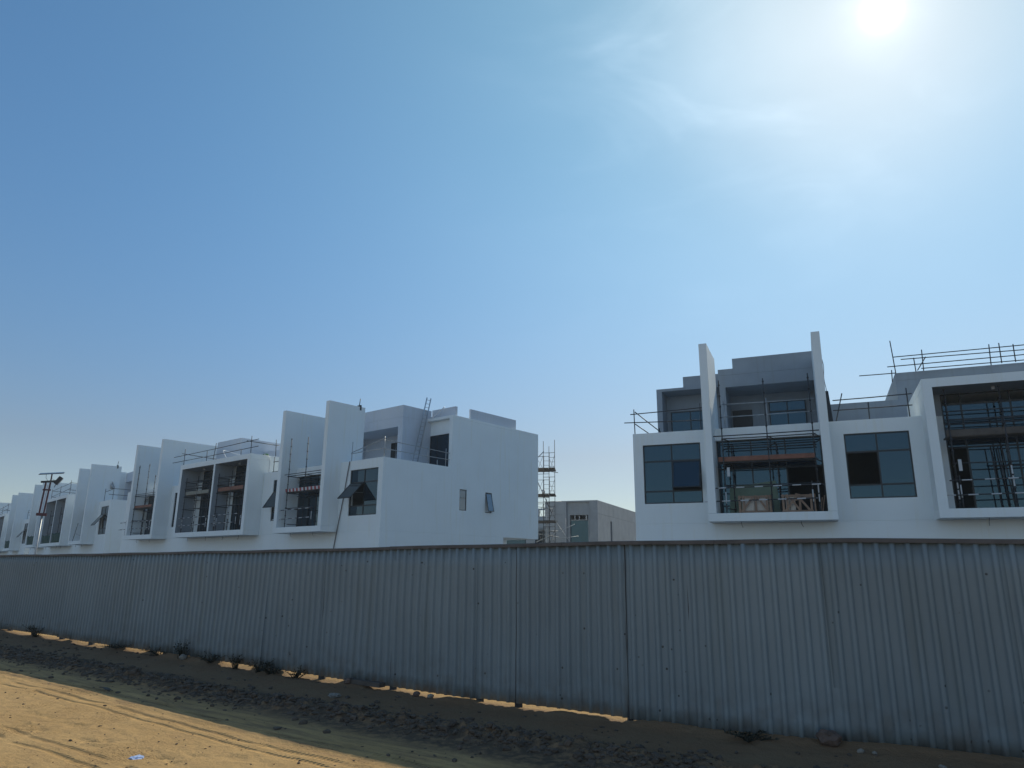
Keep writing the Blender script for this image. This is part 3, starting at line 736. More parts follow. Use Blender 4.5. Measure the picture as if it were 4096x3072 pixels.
# right half of bay 1 in the middle terrace carries an extra inner pole
def box_scaffold(fr, x0, x1, label, toe, dz, tall, extra=None, group=SG, tagp=False):
    base = ((x0 + x1) / 2, -.5, 4.08); p = thing('scaffold_tower', label, 'scaffold', fr, base, group)
    yf, yr = -.85, -.1; xs_ = [x0, x0 + 1.87, x1]
    for i, x in enumerate(xs_):
        upright(p, x, yf, 4.09, tall[i], base, white=[(4.45, 5.1)] if i != 1 else [(4.9, 5.7)])
        upright(p, x + .1, yr, 4.09, tall[i] - .3, base)
    for z in (7.95, 7.42, 7.2 if dz == 0 else 7.6, 5.87): ledger(p, (x0 - .05, yf + .05, z), (x1 + .1, yf + .05, z), base)
    for z in (8.1, 7.75, 7.55, 6.6): ledger(p, (x0 - .05, yr + .05, z), (x1 + .05, yr + .05, z), base)
    for x in xs_:
        for z in (7.93, 7.4, 6.8, 5.85): ledger(p, (x + .02, yf - .1, z), (x + .1, yr + .12, z - .03), base, name='transom')
    deck(p, x0 - .12, x1, yf + .06, yr + .02, 6.83 + dz, base, toe, th=.26)
    for q in (extra or []): ledger(p, *q, base, name='brace')
    if tagp: MB().box(x0 + .12, x0 + .24, yf - .06, yf - .05, 5.55, 6.0).build('tag', M_TAPE, p, org=base)
    return p
box_scaffold(FR, 13.0, 16.8, 'scaffold tower with brown toe board inside the framed bay at the right picture edge', M_TOEG if False else M_PLANK, .08, (8.86, 8.86, 8.8), tagp=True,
             extra=[((14.3, -.1, 5.78), (16.9, -.1, 5.80)), ((14.4, -.2, 5.93), (16.9, -.2, 5.95)), ((14.5, -.15, 4.1), (14.42, -.15, 6.6)), ((14.75, -.2, 4.1), (14.66, -.2, 6.55)), ((14.95, -.12, 4.1), (14.8, -.12, 6.6))])
box_scaffold(FA, 12.75, 16.45, 'scaffold tower with pale toe board in the left half of the double bay', M_TOEG, .08, (8.3, 8.3, 8.2))
box_scaffold(FA, 17.72, 21.3, 'scaffold tower with orange toe board in the right half of the double bay', M_TOE, .08, (8.25, 8.33, 8.2))

# striped guard rails across the openings
GG = 'black and white guard rails across the balconies'
def striped(p, a, b, base, first=.35, k0=0):
    a, b = Vector(a), Vector(b); L = (b - a).length; mb = MB(); t = 0; k = k0
    while t < L:
        e = min(L, t + (.34 if k % 2 else .42)); mb.use(M_TAPE if k % 2 else M_DARKT)
        mb.tube([a + (b - a) * (t / L), a + (b - a) * (e / L)], TR, 7, cap=(t == 0 or e == L)); t = e; k += 1
    mb.build('rail', None, p, org=base)
def guard(fr, x0, x1, posts, label, z=(5.17, 4.6), y=-1.0, m=None):
    base = ((x0 + x1) / 2, y, 4.08); p = thing('guard_rail', label, 'railing', fr, base, GG)
    for i, zz in enumerate(z): striped(p, (x0 - .2 * i, y - .03, zz), (x1 - .25 * i, y - .03, zz + .04), base, k0=i)
    for x in posts:
        mb = MB(); mb.use(M_DARKT).tube([(x, y + .02, 4.08), (x, y + .02, 4.5)], TR, 7).use(M_TAPE).tube([(x, y + .02, 4.5), (x, y + .02, 5.0)], TR, 7).use(M_DARKT).tube([(x, y + .02, 5.0), (x, y + .02, 5.36)], TR, 7)
        mb.build('post', None, p, org=base)
guard(FR, 3.52, 8.15, [4.25, 7.75], 'guard rail across the crate balcony of the near right terrace')
guard(FR, 12.72, 17.3, [13.08, 16.9], 'guard rail across the framed bay at the right picture edge')
guard(FA, 25.8, 30.0, [26.3, 29.85], 'guard rail across the balcony with the red striped toe board')
guard(FA, 12.05, 21.2, [12.5, 18.24, 20.9], 'long guard rail running across both halves of the double bay')
guard(FA, 1.9, 8.3, [2.95, 6.9], 'guard rail poking out past both fins of the left fin bay of the middle terrace')

# tube railings on roofs and terraces
RG = 'scaffold tube railings along the roof edges'
def tube_rail(fr, base, label, posts, rails, m=None):
    p = thing('roof_railing', label, 'railing', fr, base, RG)
    for a, b in posts: ledger(p, a, b, base, m, name='post')
    for a, b in rails: ledger(p, a, b, base, m, name='rail')
    return p
tube_rail(FR, (1.5, .2, 8), 'tube railing on the left corner terrace of the near right house', [((.08, .15, 8), (.06, .15, 9.24)), ((1.0, 1.5, 8), (1.0, 1.5, 8.5)), ((3.2, .2, 8), (3.2, .2, 9.3))],
          [((-.12, .15, 9.0), (3.35, .18, 9.09)), ((-.42, .12, 8.6), (3.3, .16, 8.48)), ((.1, .2, 9.12), (1.05, 1.6, 8.3)), ((.1, .2, 8.52), (.72, .9, 8.05))])
tube_rail(FR, (10.4, .3, 8), 'tube railing above the four pane window between fin and framed bay', [((8.95, .3, 8), (9.3, .1, 9.24)), ((10.28, .3, 8), (10.3, .3, 8.8)), ((11.8, .2, 8), (11.79, .2, 9.28))],
          [((8.9, .2, 8.97), (11.98, .2, 9.02)), ((8.88, .2, 8.52), (11.95, .2, 8.53))])
tube_rail(FR, (6.1, 1.2, 8), 'tube railing in front of the upper dark room between the fins', [((4.2, 1.0, 8), (4.2, 1.0, 9.5)), ((6.1, 1.0, 8), (6.1, 1.0, 9.5)), ((8.0, 1.0, 8), (8.0, 1.0, 9.5))],
          [((4.1, 1.0, 9.34), (8.2, 1.0, 9.3)), ((4.0, 1.0, 8.73), (8.15, 1.0, 8.73))], M_GALV)
tube_rail(FR, (14.8, 5.8, 11.42), 'long four tube railing on the highest roof at the right picture edge',
          [((12.1, 5.8, 11.35), (12.02, 5.8, 13.05)), ((13.33, 5.8, 11.35), (13.36, 5.8, 12.43)), ((12.99, 5.8, 11.35), (12.97, 5.8, 12.05)), ((16.17, 5.8, 11.35), (16.21, 5.8, 12.38)), ((16.61, 5.8, 11.4), (16.62, 5.8, 12.4)),
           ((17.17, 5.8, 11.4), (17.18, 5.8, 12.28)), ((19.6, 5.8, 11.4), (19.6, 5.8, 12.3)), ((22, 5.8, 11.4), (22, 5.8, 12.3)), ((11.9, 5.8, 10.9), (11.93, 5.8, 11.52))],
          [((12.04, 5.75, 12.17), (22.5, 5.75, 12.23)), ((12.4, 5.85, 12.04), (22.5, 5.85, 11.97)), ((11.75, 5.75, 11.69), (22.5, 5.75, 11.77)), ((13.24, 5.82, 11.48), (22.5, 5.82, 11.47)), ((10.44, 5.8, 11.36), (12.1, 5.8, 11.35)), ((13.07, 5.85, 11.4), (13.5, 5.85, 12.06))])
tube_rail(FA, (33.5, .2, 8), 'galvanised tube railing round the corner terrace above the open window sash', [((31.97, .2, 8), (32.0, .2, 9.25)), ((35.08, .2, 8), (35.06, .2, 9.28)), ((35.08, 3.75, 8), (35.08, 3.72, 9.1)), ((35.08, 5.3, 8), (35.08, 5.32, 9.2)), ((35.08, 4.56, 8), (35.08, 4.56, 8.37))],
          [((31.95, .2, 8.58), (35.25, .15, 9.16)), ((31.95, .15, 8.5), (35.2, .2, 8.57)), ((35.05, -.05, 9.09), (35.08, 5.64, 8.93)), ((35.1, -.05, 8.53), (35.08, 5.65, 8.5))], M_GALV)
tube_rail(FA, (17, -.9, 9.28), 'long tube railing on top of the double bay of the middle terrace',
          [((12.0, -.9, 9.28), (11.99, -.9, 10.63)), ((16.62, -.9, 9.28), (16.85, -.9, 10.61)), ((15.62, -.9, 9.28), (15.58, -.9, 10.12)), ((20.6, -.9, 9.28), (20.56, -.9, 9.75)), ((21.9, -.9, 9.28), (21.84, -.9, 10.6)), ((22.2, .88, 9.28), (22.2, .82, 10.54))],
          [((10.18, -.9, 10.12), (22.8, -.9, 10.28)), ((10.12, -.92, 9.68), (22.84, -.92, 9.77)), ((22.2, -1.45, 10.14), (22.2, 1.1, 10.13)), ((11.6, -.95, 10.3), (12.9, 1.6, 10.0))])
tube_rail(FA, (23, .2, 8), 'short tube railing stub above the narrow open window of the middle terrace', [((23.3, .15, 7.2), (23.3, .15, 9.1))], [((23.2, .15, 8.75), (24.6, .15, 8.75)), ((23.2, .15, 8.05), (24.5, .15, 8.05))])
for F_, nm in ((FB, 'second terrace from the left'), (FC, 'most distant terrace')):
    tube_rail(F_, (17, -.9, 9.28), 'tube railing on the double bay of the ' + nm,
              [((13.0, -.9, 9.28), (12.9, -.9, 10.5)), ((17.2, -.9, 9.28), (17.2, -.9, 10.6)), ((21.9, -.9, 9.28), (21.9, -.9, 10.9))],
              [((12.9, -.9, 9.6), (22.2, -.9, 10.0)), ((12.9, -.9, 10.3), (22.2, -.9, 10.6)), ((22.1, -1.1, 10.6), (22.1, 2.4, 10.5)), ((22.1, -1.1, 9.8), (22.1, 2.4, 9.75)), ((13.0, -.9, 10.3), (13.2, 2.4, 10.2)), ((13.0, -.9, 9.6), (13.2, 2.4, 9.5))])
    tube_rail(F_, (33.5, .3, 8), 'tube railing on the corner terrace of the ' + nm, [((32.0, .2, 8), (32.0, .2, 9.3)), ((35.0, .2, 8), (35.0, .2, 9.3)), ((35.0, 5.2, 8), (35.0, 5.2, 9.2))],
              [((31.95, .2, 8.95), (35.1, .2, 9.1)), ((35.05, -.2, 9.1), (35.05, 5.5, 9.0)), ((34.6, .2, 8.5), (35.1, .2, 8.5)), ((35.05, -.2, 8.5), (35.05, 5.5, 8.45))])
# small scaffolds in the far double bay
def ladder_scaffold(fr, x0, x1, label, z1):
    base = ((x0 + x1) / 2, -.5, 4.08); p = thing('scaffold_tower', label, 'scaffold', fr, base, SG)
    for x, z in ((x0, z1), (x1, z1 + .5)):
        upright(p, x, -.8, 4.09, z, base); upright(p, x, -.1, 4.09, z - .4, base)
    for z in (5.2, 6.2, 6.35, 7.3):
        ledger(p, (x0, -.8, z), (x1, -.8, z), base); ledger(p, (x0, -.1, z), (x1, -.1, z), base)
        for x in (x0, x1): ledger(p, (x, -.82, z), (x, -.08, z), base, name='transom')
ladder_scaffold(FB, 13.6, 16.0, 'thin scaffold in the left half of the double bay behind the light mast', 7.9)
ladder_scaffold(FB, 18.6, 20.8, 'thin scaffold in the right half of the double bay behind the light mast', 8.1)
ladder_scaffold(FC, 18.6, 20.8, 'thin scaffold in the double bay at the extreme left edge', 8.1)

# green debris nets
NG = 'dark green nets tied across the far balconies'
def net(fr, x0, x1, z0, z1, label, y=-1.08):
    n = 24; mb = MB(); g = []
    for k in range(n + 1):
        x = x0 + (x1 - x0) * k / n; sag = -.16 * math.sin(math.pi * ((k / n * 2) % 1)); col = []
        for j in range(7):
            z = z0 + (z1 + sag - z0) * j / 6; col.append(mb.bm.verts.new((x, y + .05 * math.sin(x * 5 + z * 2) + .03 * wob((x, z, 1), 3), z)))
        g.append(col)
    for a, b in zip(g[:-1], g[1:]):
        for j in range(6): mb._f([a[j], b[j], b[j + 1], a[j + 1]], True)
    base = ((x0 + x1) / 2, y, z0)
    o = mb.build('debris_net', M_NET, None, org=base); place(o, fr, base); tag(o, label, 'net', NG)
    md = o.modifiers.new('t', 'SOLIDIFY'); md.thickness = .01
net(FB, 12.5, 17.45, 4.09, 5.12, 'dark green net across the left half of the double bay behind the light mast')
net(FB, 17.5, 22.1, 4.09, 5.25, 'dark green net across the right half of the double bay behind the light mast')
net(FB, 3.9, 8.2, 4.09, 5.25, 'dark green net in the fin bay just left of the light mast')
net(FC, 26.45, 30.85, 4.09, 5.2, 'dark green net in the farthest fin bay near the left picture edge')
# stub of scaffold in the near fin bay of the second terrace
p = thing('guard_rail', 'broken guard rail leaning in the fin bay of the second terrace from the left', 'railing', FB, (28.5, -1, 4.08), GG)
ledger(p, (27.0, -1, 4.1), (28.3, -1, 5.9), (28.5, -1, 4.08), name='post'); ledger(p, (28.3, -1, 5.7), (30.6, -1, 5.5), (28.5, -1, 4.08), M_GALV, name='rail'); ledger(p, (27.6, -1, 4.85), (30.6, -1, 4.5), (28.5, -1, 4.08), M_GALV, name='rail')

# frame scaffold behind the middle terrace
def frame_tower():
    fr = Frame(2.45, 56.6, 0, 96); base = (0, 0, 0)
    p = thing('frame_scaffold', 'tall slender frame scaffold rising behind the right end of the middle terrace', 'scaffold', fr, base)
    H = 11.7; w, dpt = 1.0, 1.9
    for x, y, h in ((0.1, 0, H - .1), (w, 0, H), (-.55, dpt, H - .4), (.45, dpt, H - .2)): MB().tube([(x, y, 0), (x, y, h)], .024, 7).build('upright', M_STEEL, p)
    for lv in range(6):
        z = 1.0 + lv * 1.93
        mb = MB()
        for y, xa, xb in ((0, .1, w), (dpt, -.55, .45)):
            mb.tube([(xa, y, z), (xb, y, z + .02)], .02, 6); mb.tube([(xa, y, z - 1.45), (xb, y, z - 1.42)], .02, 6)
            mb.tube([(xb - .42, y, z), (xb - .42, y, z - 1.45)], .016, 6)
            for k in (1, 2, 3): mb.tube([(xb - .42, y, z - .36 * k), (xb, y, z - .36 * k)], .014, 6)
        mb.build('frame', M_STEEL, p)
        mb = MB()
        for (a, b) in (((.1, 0), (-.55, dpt)), ((w, 0), (.45, dpt))):
            mb.tube([(a[0], a[1], z - .15), (b[0], b[1], z - 1.3)], .013, 6); mb.tube([(a[0], a[1], z - 1.3), (b[0], b[1], z - .15)], .013, 6)
        mb.build('cross_brace', M_STEEL, p)
    for z in (9.4, 7.35, 5.25):
        MB().box(-.5, .5, -.15, dpt + .2, z, z + .05).box(.52, w + .02, -.1, dpt + .1, z + .03, z + .08).build('platform', M_PLANK, p)
    MB().tube([(-.5, dpt, 9.6), (1.25, -.15, 9.05)], .024, 7).build('ledger', M_STEEL, p); MB().tube([(-1.4, .1, 5.35), (1.2, -.1, 5.3)], .024, 7).build('ledger', M_STEEL, p)
    MB().tube([(-.6, .4, 8.9), (.75, -.2, 5.9)], .024, 7).build('brace', M_STEEL, p); MB().tube([(-.3, -.1, 10.3), (.15, -.15, 10.75)], .03, 6).build('brace', M_STEEL, p)
    b = MB(); b.tube([(.1, -.0, 7.4), (.1, -.0, 7.72)], [.11, .13], 12)
    tag(place(b.build('bucket', M_GALV), fr), 'small grey bucket on the middle platform of the frame scaffold', 'bucket')
frame_tower()
# loose low tubes by the grey house
p = thing('tube_stack', 'crossed pale scaffold tubes in front of the grey concrete house', 'scaffold', Frame(3.4, 57, 0, 95), (0, 0, 0))
for a, b in (((-1.4, -.2, 3.7), (1.6, 0, 5.1)), ((.2, .1, 5.2), (1.6, .2, 3.2)), ((-1.6, 0, 4.4), (.4, 0, 4.1)), ((-1.8, .3, 4.6), (.3, .2, 4.58)), ((-.2, 0, 3.9), (1.9, 0, 4.2)), ((-1.6, .2, 6.5), (-.1, .2, 6.3)), ((-1.6, .3, 6.8), (.6, .3, 6.9)), ((-.6, .4, 0), (-.6, .4, 7.1)), ((.9, .4, 0), (.9, .4, 5.6))):
    MB().tube([a, b], .026, 7).build('tube', M_GALV, p)

# ------------------------------------------------------------------ ladder, crates, boards, cables
p = thing('ladder', 'tall aluminium ladder leaning against the upper storey of the middle terrace', 'ladder', FA, (33.7, 4.0, 8.0)); base = (33.7, 4.0, 8.0)
for s_ in (0, 1):
    a = Vector((33.55, 3.75 + .42 * s_, 8.0)); b = Vector((32.93, 5.45 + .36 * s_, 12.95))
    MB().bar(a, b, .035, .075, (0, 1, 0)).build('rail', M_ALU, p, org=base)
a0, b0 = Vector((33.55, 3.77, 8.0)), Vector((32.93, 5.47, 12.95)); a1, b1 = Vector((33.55, 4.15, 8.0)), Vector((32.93, 5.79, 12.95))
for k in range(1, 18):
    t = k / 17.6; MB().tube([a0.lerp(b0, t), a1.lerp(b1, t)], .016, 6).build('rung', M_ALU, p, org=base)

def crate(fr, x0, x1, y0, y1, z0, z1, label, half):
    base = ((x0 + x1) / 2, (y0 + y1) / 2, z0); p = thing('crate', label, 'crate', fr, base, 'wooden panel crates on the balcony')
    f = MB(); t = .05
    for y in (y0, y1 - t):
        for z in (z0 + .02, z1 - .09): f.box(x0 - .02, x1 + .02, y, y + t - .003, z, z + .07)
        for x in ((x0, x0 + (x1 - x0) * .13, (x0 + x1) / 2, x1 - (x1 - x0) * .16, x1 - .08)): f.box(x, x + .085, y - .022, y - .002, z0, z1)
    for x in (x0, x1 - .08):
        for z in (z0 + .02, z1 - .09): f.box(x, x + .07, y0 + t, y1 - t, z, z + .06)
    f.build('frame', M_CRATE, p, org=base)
    b = MB(); m = (x0 + x1) / 2
    for q in (((x0 + .12, z0 + .06), (m - .04, z1 - .05)), ((m + .12, z1 - .05), (x1 - .15, z0 + .06)) if not half else ((m - .1, z1 + .02), (x1 - .2, z0 + .02))):
        b.bar((q[0][0], y0 - .035, q[0][1]), (q[1][0], y0 - .035, q[1][1]), .02, .085, (0, 0, 1))
    if half:
        b.bar((m - .2, y0 - .055, z0 + .5), (x1, y0 - .055, z1 - .08), .02, .08); b.bar((m - .3, y0 - .06, z1 - .2), (m + .05, y0 - .06, z0 + .05), .02, .08); b.bar((m + .02, y0 - .06, z1), (m - .32, y0 - .05, z0 + .35), .02, .08)
    b.build('brace', M_CRATE, p, org=base)
    s = MB(); xe = x1 - .12 if not half else x0 + (x1 - x0) * .4
    s.box(x0 + .14, (x0 + xe) / 2 + .03, y0 + t + .01, y0 + t + .03, z0 + .1, z1 - .06); s.box((x0 + xe) / 2 + .06, xe, y0 + t + .01, y0 + t + .03, z0 + .1, z1 - .1)
    s.box(x0 + .14, xe - .05, y0 + .2, y0 + .22, z0 + .1, z1 - .12)
    s.build('packed_sheet', M_SHEET, p, org=base)
crate(FR, 4.72, 6.06, -.62, -.2, 4.11, 4.86, 'intact timber crate with pale sheets, left of the two on the balcony', False)
crate(FR, 6.5, 7.82, -.62, -.2, 4.10, 4.86, 'broken half empty timber crate, right of the two on the balcony', True)
o = MB().prism([(4.25, .12, 4.09), (6.42, .12, 4.09), (6.27, .22, 5.56), (4.3, .22, 5.33)], (0, .02, 0)).build('leaning_board', M_GREEN, None, org=(5.3, .15, 4.09))
tag(place(o, FR, (5.3, .15, 4.09)), 'large dull green board leaning on the glass behind the timber crates', 'board')
for k, (xa, xb) in enumerate(((7.98, 8.1), (8.06, 8.2))):
    o = MB().bar((xa, -.35 - .1 * k, 4.09), (xb, -.05, 4.75 + .08 * k), .05, .025).build('timber_offcut', M_PALEROCK if False else M_CRATE, None, org=(8.0, -.3, 4.09))
    tag(place(o, FR, (8.0, -.3, 4.09)), 'short timber offcut leaning at the right end of the crate balcony', 'timber', 'timber offcuts beside the crates')
o = MB().bar((8.75, .6, 8.0), (8.68, 1.0, 9.6), .22, .03).build('leaning_board', M_DOOR, None, org=(8.7, .6, 8.0)); tag(place(o, FR, (8.7, .6, 8.0)), 'narrow board propped behind the taller fin of the right terrace', 'board')
def cable(fr, pts, r, m, label):
    base = pts[0]; q = []
    for a, b in zip(pts[:-1], pts[1:]):
        for k in range(4): q.append(Vector(a).lerp(Vector(b), k / 4))
    q.append(Vector(pts[-1]))
    for _ in range(2): q = [q[0]] + [(q[i - 1] + q[i] * 2 + q[i + 1]) / 4 for i in range(1, len(q) - 1)] + [q[-1]]
    o = MB().tube(q, r, 6).build('cable', m, None, org=base); tag(place(o, fr, base), label, 'cable')
cable(FA, [(32.14, -.05, 7.99), (32.0, -.07, 7.2), (31.75, -.06, 5.8), (31.5, -.07, 4.6), (31.12, -.06, 2.96), (30.9, -.06, 1.5)], .03, M_CABLEG, 'grey cable running down the wall left of the open corner window')
cable(FA, [(22.47, -.2, 9.3), (22.5, .25, 9.2), (22.47, .35, 8.6), (22.47, .3, 7.7), (22.47, .34, 6.9)], .028, M_CABLE, 'white cable hanging down the side of the double bay')
cable(FA, [(16.9, .2, 9.32), (16.5, -.2, 10.2), (16.2, .3, 10.25), (18.2, .1, 9.75), (20.6, 0, 9.4)], .02, M_CABLE, 'white cable draped over the railing of the double bay roof')
cable(FA, [(34.2, 5.9, 12.2), (33.6, 5.7, 11.7), (33.3, 5.62, 11.5)], .03, M_CABLE, 'short white cable by the top of the ladder')
cable(FR, [(8.66, 1.1, 11.2), (8.72, 1.1, 10.8), (8.66, 1.1, 10.2), (8.74, 1.1, 9.6), (8.68, 1.1, 8.9)], .014, M_CABLEG, 'thin loose wire hanging from the taller right fin')
o = MB(); bmesh.ops.create_icosphere(o.bm, subdivisions=2, radius=1)
for v in o.bm.verts: v.co = Vector((v.co.x * .28, v.co.y * .2, max(-.06, v.co.z * .11 * (1 + .3 * wob(v.co, 2)))))
o = o.build('bag', M_BAG); tag(place(o, FA, (22.1, .15, 9.34)), 'green bag lying on the corner of the double bay roof', 'bag')
# brackets on the fin top (steel stub) and wall lamp of the second terrace
for F_, lab in ((FA, 'black steel stub clamped on the fin top of the middle terrace'), (FB, 'black steel stub clamped on the fin top of the second terrace from the left')):
    o = MB().box(30.95, 31.25, 1.15, 1.27, 11.55, 11.9).tube([(31.1, 1.2, 11.9), (31.1, 1.25, 12.35)], .025, 6).build('bracket', M_DARKT, None, org=(31.1, 1.2, 11.55)); tag(place(o, F_, (31.1, 1.2, 11.55)), lab, 'bracket')
o = MB().tube([(31.3, .9, 10.1), (31.45, .9, 10.0)], .05, 8).tube([(31.4, .9, 9.98), (31.42, .9, 9.7), (31.42, .9, 9.4)], [.06, .2, .12], 12).build('wall_lamp', M_GALV, None, org=(31.3, .9, 9.4)); tag(place(o, FB, (31.3, .9, 9.4)), 'round wall lamp on the fin of the second terrace from the left', 'lamp')

# solar light mast
def mast():
    fr = Frame(-24.4, 37.8, 0, 62); p = thing('light_mast', 'red solar powered lighting mast rising behind the hoarding at the left', 'light mast', fr, (0, 0, 0))
    MB().use(M_GALV).tube([(-.02, 0, 0), (0, 0, 4.2)], .045, 8).box(-.5, .5, -.5, .5, .0, .5).build('lower_pole', None, p)
    for x in (-.13, .07):
        mb = MB(); mb.use(M_RED).bar((x - .01, 0, 4.2), (x + .06, 0, 5.85), .075, .075)
        mb.build('mast_tube', None, p)
    MB().use(M_TAPE).bar((-.035, -.02, 4.25), (.03, -.02, 5.75), .035, .03).build('cable_tray', None, p)
    MB().use(M_RED).box(-.26, .2, -.1, .1, 4.14, 4.28).box(-.16, .2, -.08, .08, 5.45, 5.52).build('clamp', None, p)
    MB().bar((-.3, 0, 5.88), (.36, 0, 5.96), .1, .1).build('cross_arm', M_DARKT, p)
    MB().bar((.12, 0, 5.6), (.14, 0, 6.32), .06, .06).build('panel_post', M_RED, p)
    M = Matrix.Translation((.12, 0, 6.36)) @ Matrix.Rotation(math.radians(-7), 4, 'Y') @ Matrix.Rotation(math.radians(11), 4, 'X')
    MB().use(M_DARKT).box(-.56, .56, -.36, .36, -.02, .0, M).use(M_PANEL).box(-.53, .53, -.33, .33, .0, .015, M).build('solar_panel', None, p)
    M = Matrix.Translation((.46, 0, 5.98)) @ Matrix.Rotation(math.radians(32), 4, 'Y')
    MB().use(M_DARKT).box(-.1, .1, -.14, .14, -.2, .24, M).use(M_GALV).box(.1, .115, -.12, .12, -.17, .2, M).build('floodlight', None, p)
    MB().tube([(-.12, 0, 6.3), (-.1, 0, 6.1), (0, 0, 5.95)], .01, 5).tube([(.14, 0, 6.1), (.3, 0, 6.0)], .008, 5).tube([(.38, 0, 5.8), (.33, 0, 5.64)], .02, 5).build('lead', M_CABLEG, p)
mast()

# ------------------------------------------------------------------ stones, rubble, weeds, litter
def rock_mesh(name, r, seed, m, flat=.7, sub=None):
    mb = MB(); bmesh.ops.create_icosphere(mb.bm, subdivisions=sub or (3 if r > .08 else 2), radius=1)
    for v in mb.bm.verts:
        c = v.co.copy(); k = 1 + .35 * mnoise.noise(c * 1.3 + Vector((seed * 3.1, 0, 0))) + .12 * mnoise.noise(c * 3.5 + Vector((seed, 5, 0)))
        for ax in (Vector((.8, .5, .3)).normalized(), Vector((-.6, .7, .4)).normalized(), Vector((.1, -.8, .6)).normalized()):
            d_ = c.dot(ax)
            if d_ > .68: k *= .68 / d_ * .25 + .75
        v.co = c * k * r; v.co.z *= flat
    return mb.mesh(name, m)
def rock(s, d, r, label, m=M_ROCK, group=None, flat=.7, sink=.25):
    q, t, nn = fence_pt(s, d); o = bpy.data.objects.new('rock', rock_mesh('rock', r, s * 7 + d, m, flat)); COL.objects.link(o)
    o.location = (q[0], q[1], ground_z(q[0], q[1]) + r * flat * (1 - sink * 1.4)); o.rotation_euler = (rnd.uniform(-.3, .3), rnd.uniform(-.3, .3), rnd.uniform(0, 6)); tag(o, label, 'rock', group); return o
rock(21.22, .12, .125, 'biggest brown rock, lying against the foot of the hoarding at the right', flat=.62)
rock(21.5, .3, .035, 'pale fist sized stone just right of the biggest rock', M_PALEROCK)
rock(21.62, .32, .026, 'small pale stone beyond the fist sized one beside the biggest rock', M_PALEROCK)
rock(22.2, .58, .034, 'pale stone at the bottom edge right of the biggest rock', M_PALEROCK)
rock(22.28, .66, .04, 'rounded grey stone at the bottom edge right of the biggest rock', M_PALEROCK)
rock(9.75, .2, .075, 'pale rounded stone among the weeds at the foot of the hoarding', M_PALEROCK, flat=.8)
rock(14.45, .15, .07, 'brown stone beside the timber under the hoarding', M_ROCK)
rock(15.85, .12, .06, 'reddish stone at the sunlit gap under the hoarding', M_ROCK)
rock(16.1, .1, .05, 'pale stone next to the reddish one at the sunlit gap', M_PALEROCK)
# loose clods of the graded ridge: uncountable
mb = MB(); base_me = [rock_mesh('clod', 1.0, k * 1.7, M_CLOD, .75, 1) for k in range(5)]
def dome(seed):
    b = bmesh.new(); b.from_mesh(base_me[seed]); return b
cl_v, cl_f = [], []
protos = []
for q in base_me:
    co = np.zeros(len(q.vertices) * 3); q.vertices.foreach_get('co', co)
    fc = np.array([list(p_.vertices) for p_ in q.polygons]); protos.append((co.reshape(-1, 3), fc))
off = 0; rr = random.Random(3)
for k in range(9000):
    s = rr.uniform(-2, 24); d = 1.72 - .36 * float(sstep(np.array(s), 13, 18)) + rr.gauss(0, .19) + .1 * mnoise.noise(Vector((s * .8, 0, 2)))
    if rr.random() < .07: d = rr.uniform(.2, 2.6)
    elif s < 6 and rr.random() < .5: continue
    if k % 9 == 0: s = rr.uniform(2, 18); d = rr.uniform(2.5, 6.5)
    r = min(.055, .008 + rr.expovariate(85))
    if k % 9 == 0: r = .005 + .4 * min(.03, r - .008)
    q, t, nn = fence_pt(s, d); v0, f0 = protos[k % 5]
    a = rr.uniform(0, 6.28); ca, sa = math.cos(a), math.sin(a); sx, sy, sz = r * rr.uniform(.7, 1.5), r * rr.uniform(.7, 1.2), r * rr.uniform(.4, 1.0)
    w = v0 * np.array([sx, sy, sz]); w = np.stack([w[:, 0] * ca - w[:, 1] * sa, w[:, 0] * sa + w[:, 1] * ca, w[:, 2]], -1)
    cl_v.append((w, q, sz)); cl_f.append(f0 + off); off += len(v0)
cq = np.array([c[1] for c in cl_v]); s_, d_ = sd(cq[:, 0], cq[:, 1]); cz = height(cq[:, 0], cq[:, 1], s_, d_ * DS)
vv = np.concatenate([c[0] + np.array([c[1][0], c[1][1], z + c[2] * .3]) for c, z in zip(cl_v, cz)]); ff = np.concatenate(cl_f)
mb.bm.free()
me = bpy.data.meshes.new('rubble'); me.from_pydata(vv.tolist(), [], ff.tolist()); me.materials.append(M_CLOD); me.update()
rub = bpy.data.objects.new('rubble', me); COL.objects.link(rub); rub['kind'] = 'stuff'; rub['label'] = 'loose dark soil clods and broken stones along the ridge'; rub['category'] = 'rubble'

def weed(s, d, h, w, label, n=26):
    q, t, nn = fence_pt(s, d); mb = MB(); R_ = random.Random(int(s * 100))
    for k in range(n):
        a = R_.uniform(0, 6.28); l = h * R_.uniform(.4, 1); lean = w * R_.uniform(.3, 1)
        p0 = Vector((R_.uniform(-.05, .05), R_.uniform(-.05, .05), -.02)); p1 = p0 + Vector((math.cos(a) * lean * .4, math.sin(a) * lean * .4, l * .6)); p2 = p0 + Vector((math.cos(a) * lean, math.sin(a) * lean, l))
        mb.tube([p0, p1, p2], [.006, .004, .002], 4)
        for j in range(5):
            c = p1.lerp(p2, R_.random()); e = Vector((R_.uniform(-1, 1), R_.uniform(-1, 1), R_.uniform(-.3, .8))).normalized() * R_.uniform(.03, .06); f = Vector((-e.y, e.x, .3 * e.z)) * .35
            mb._f([mb.bm.verts.new(c), mb.bm.verts.new(c + e * .5 + f), mb.bm.verts.new(c + e), mb.bm.verts.new(c + e * .5 - f)])
    o = mb.build('weed', M_WEED); o.location = (q[0], q[1], ground_z(q[0], q[1])); tag(o, label, 'weed', 'weeds at the foot of the hoarding')
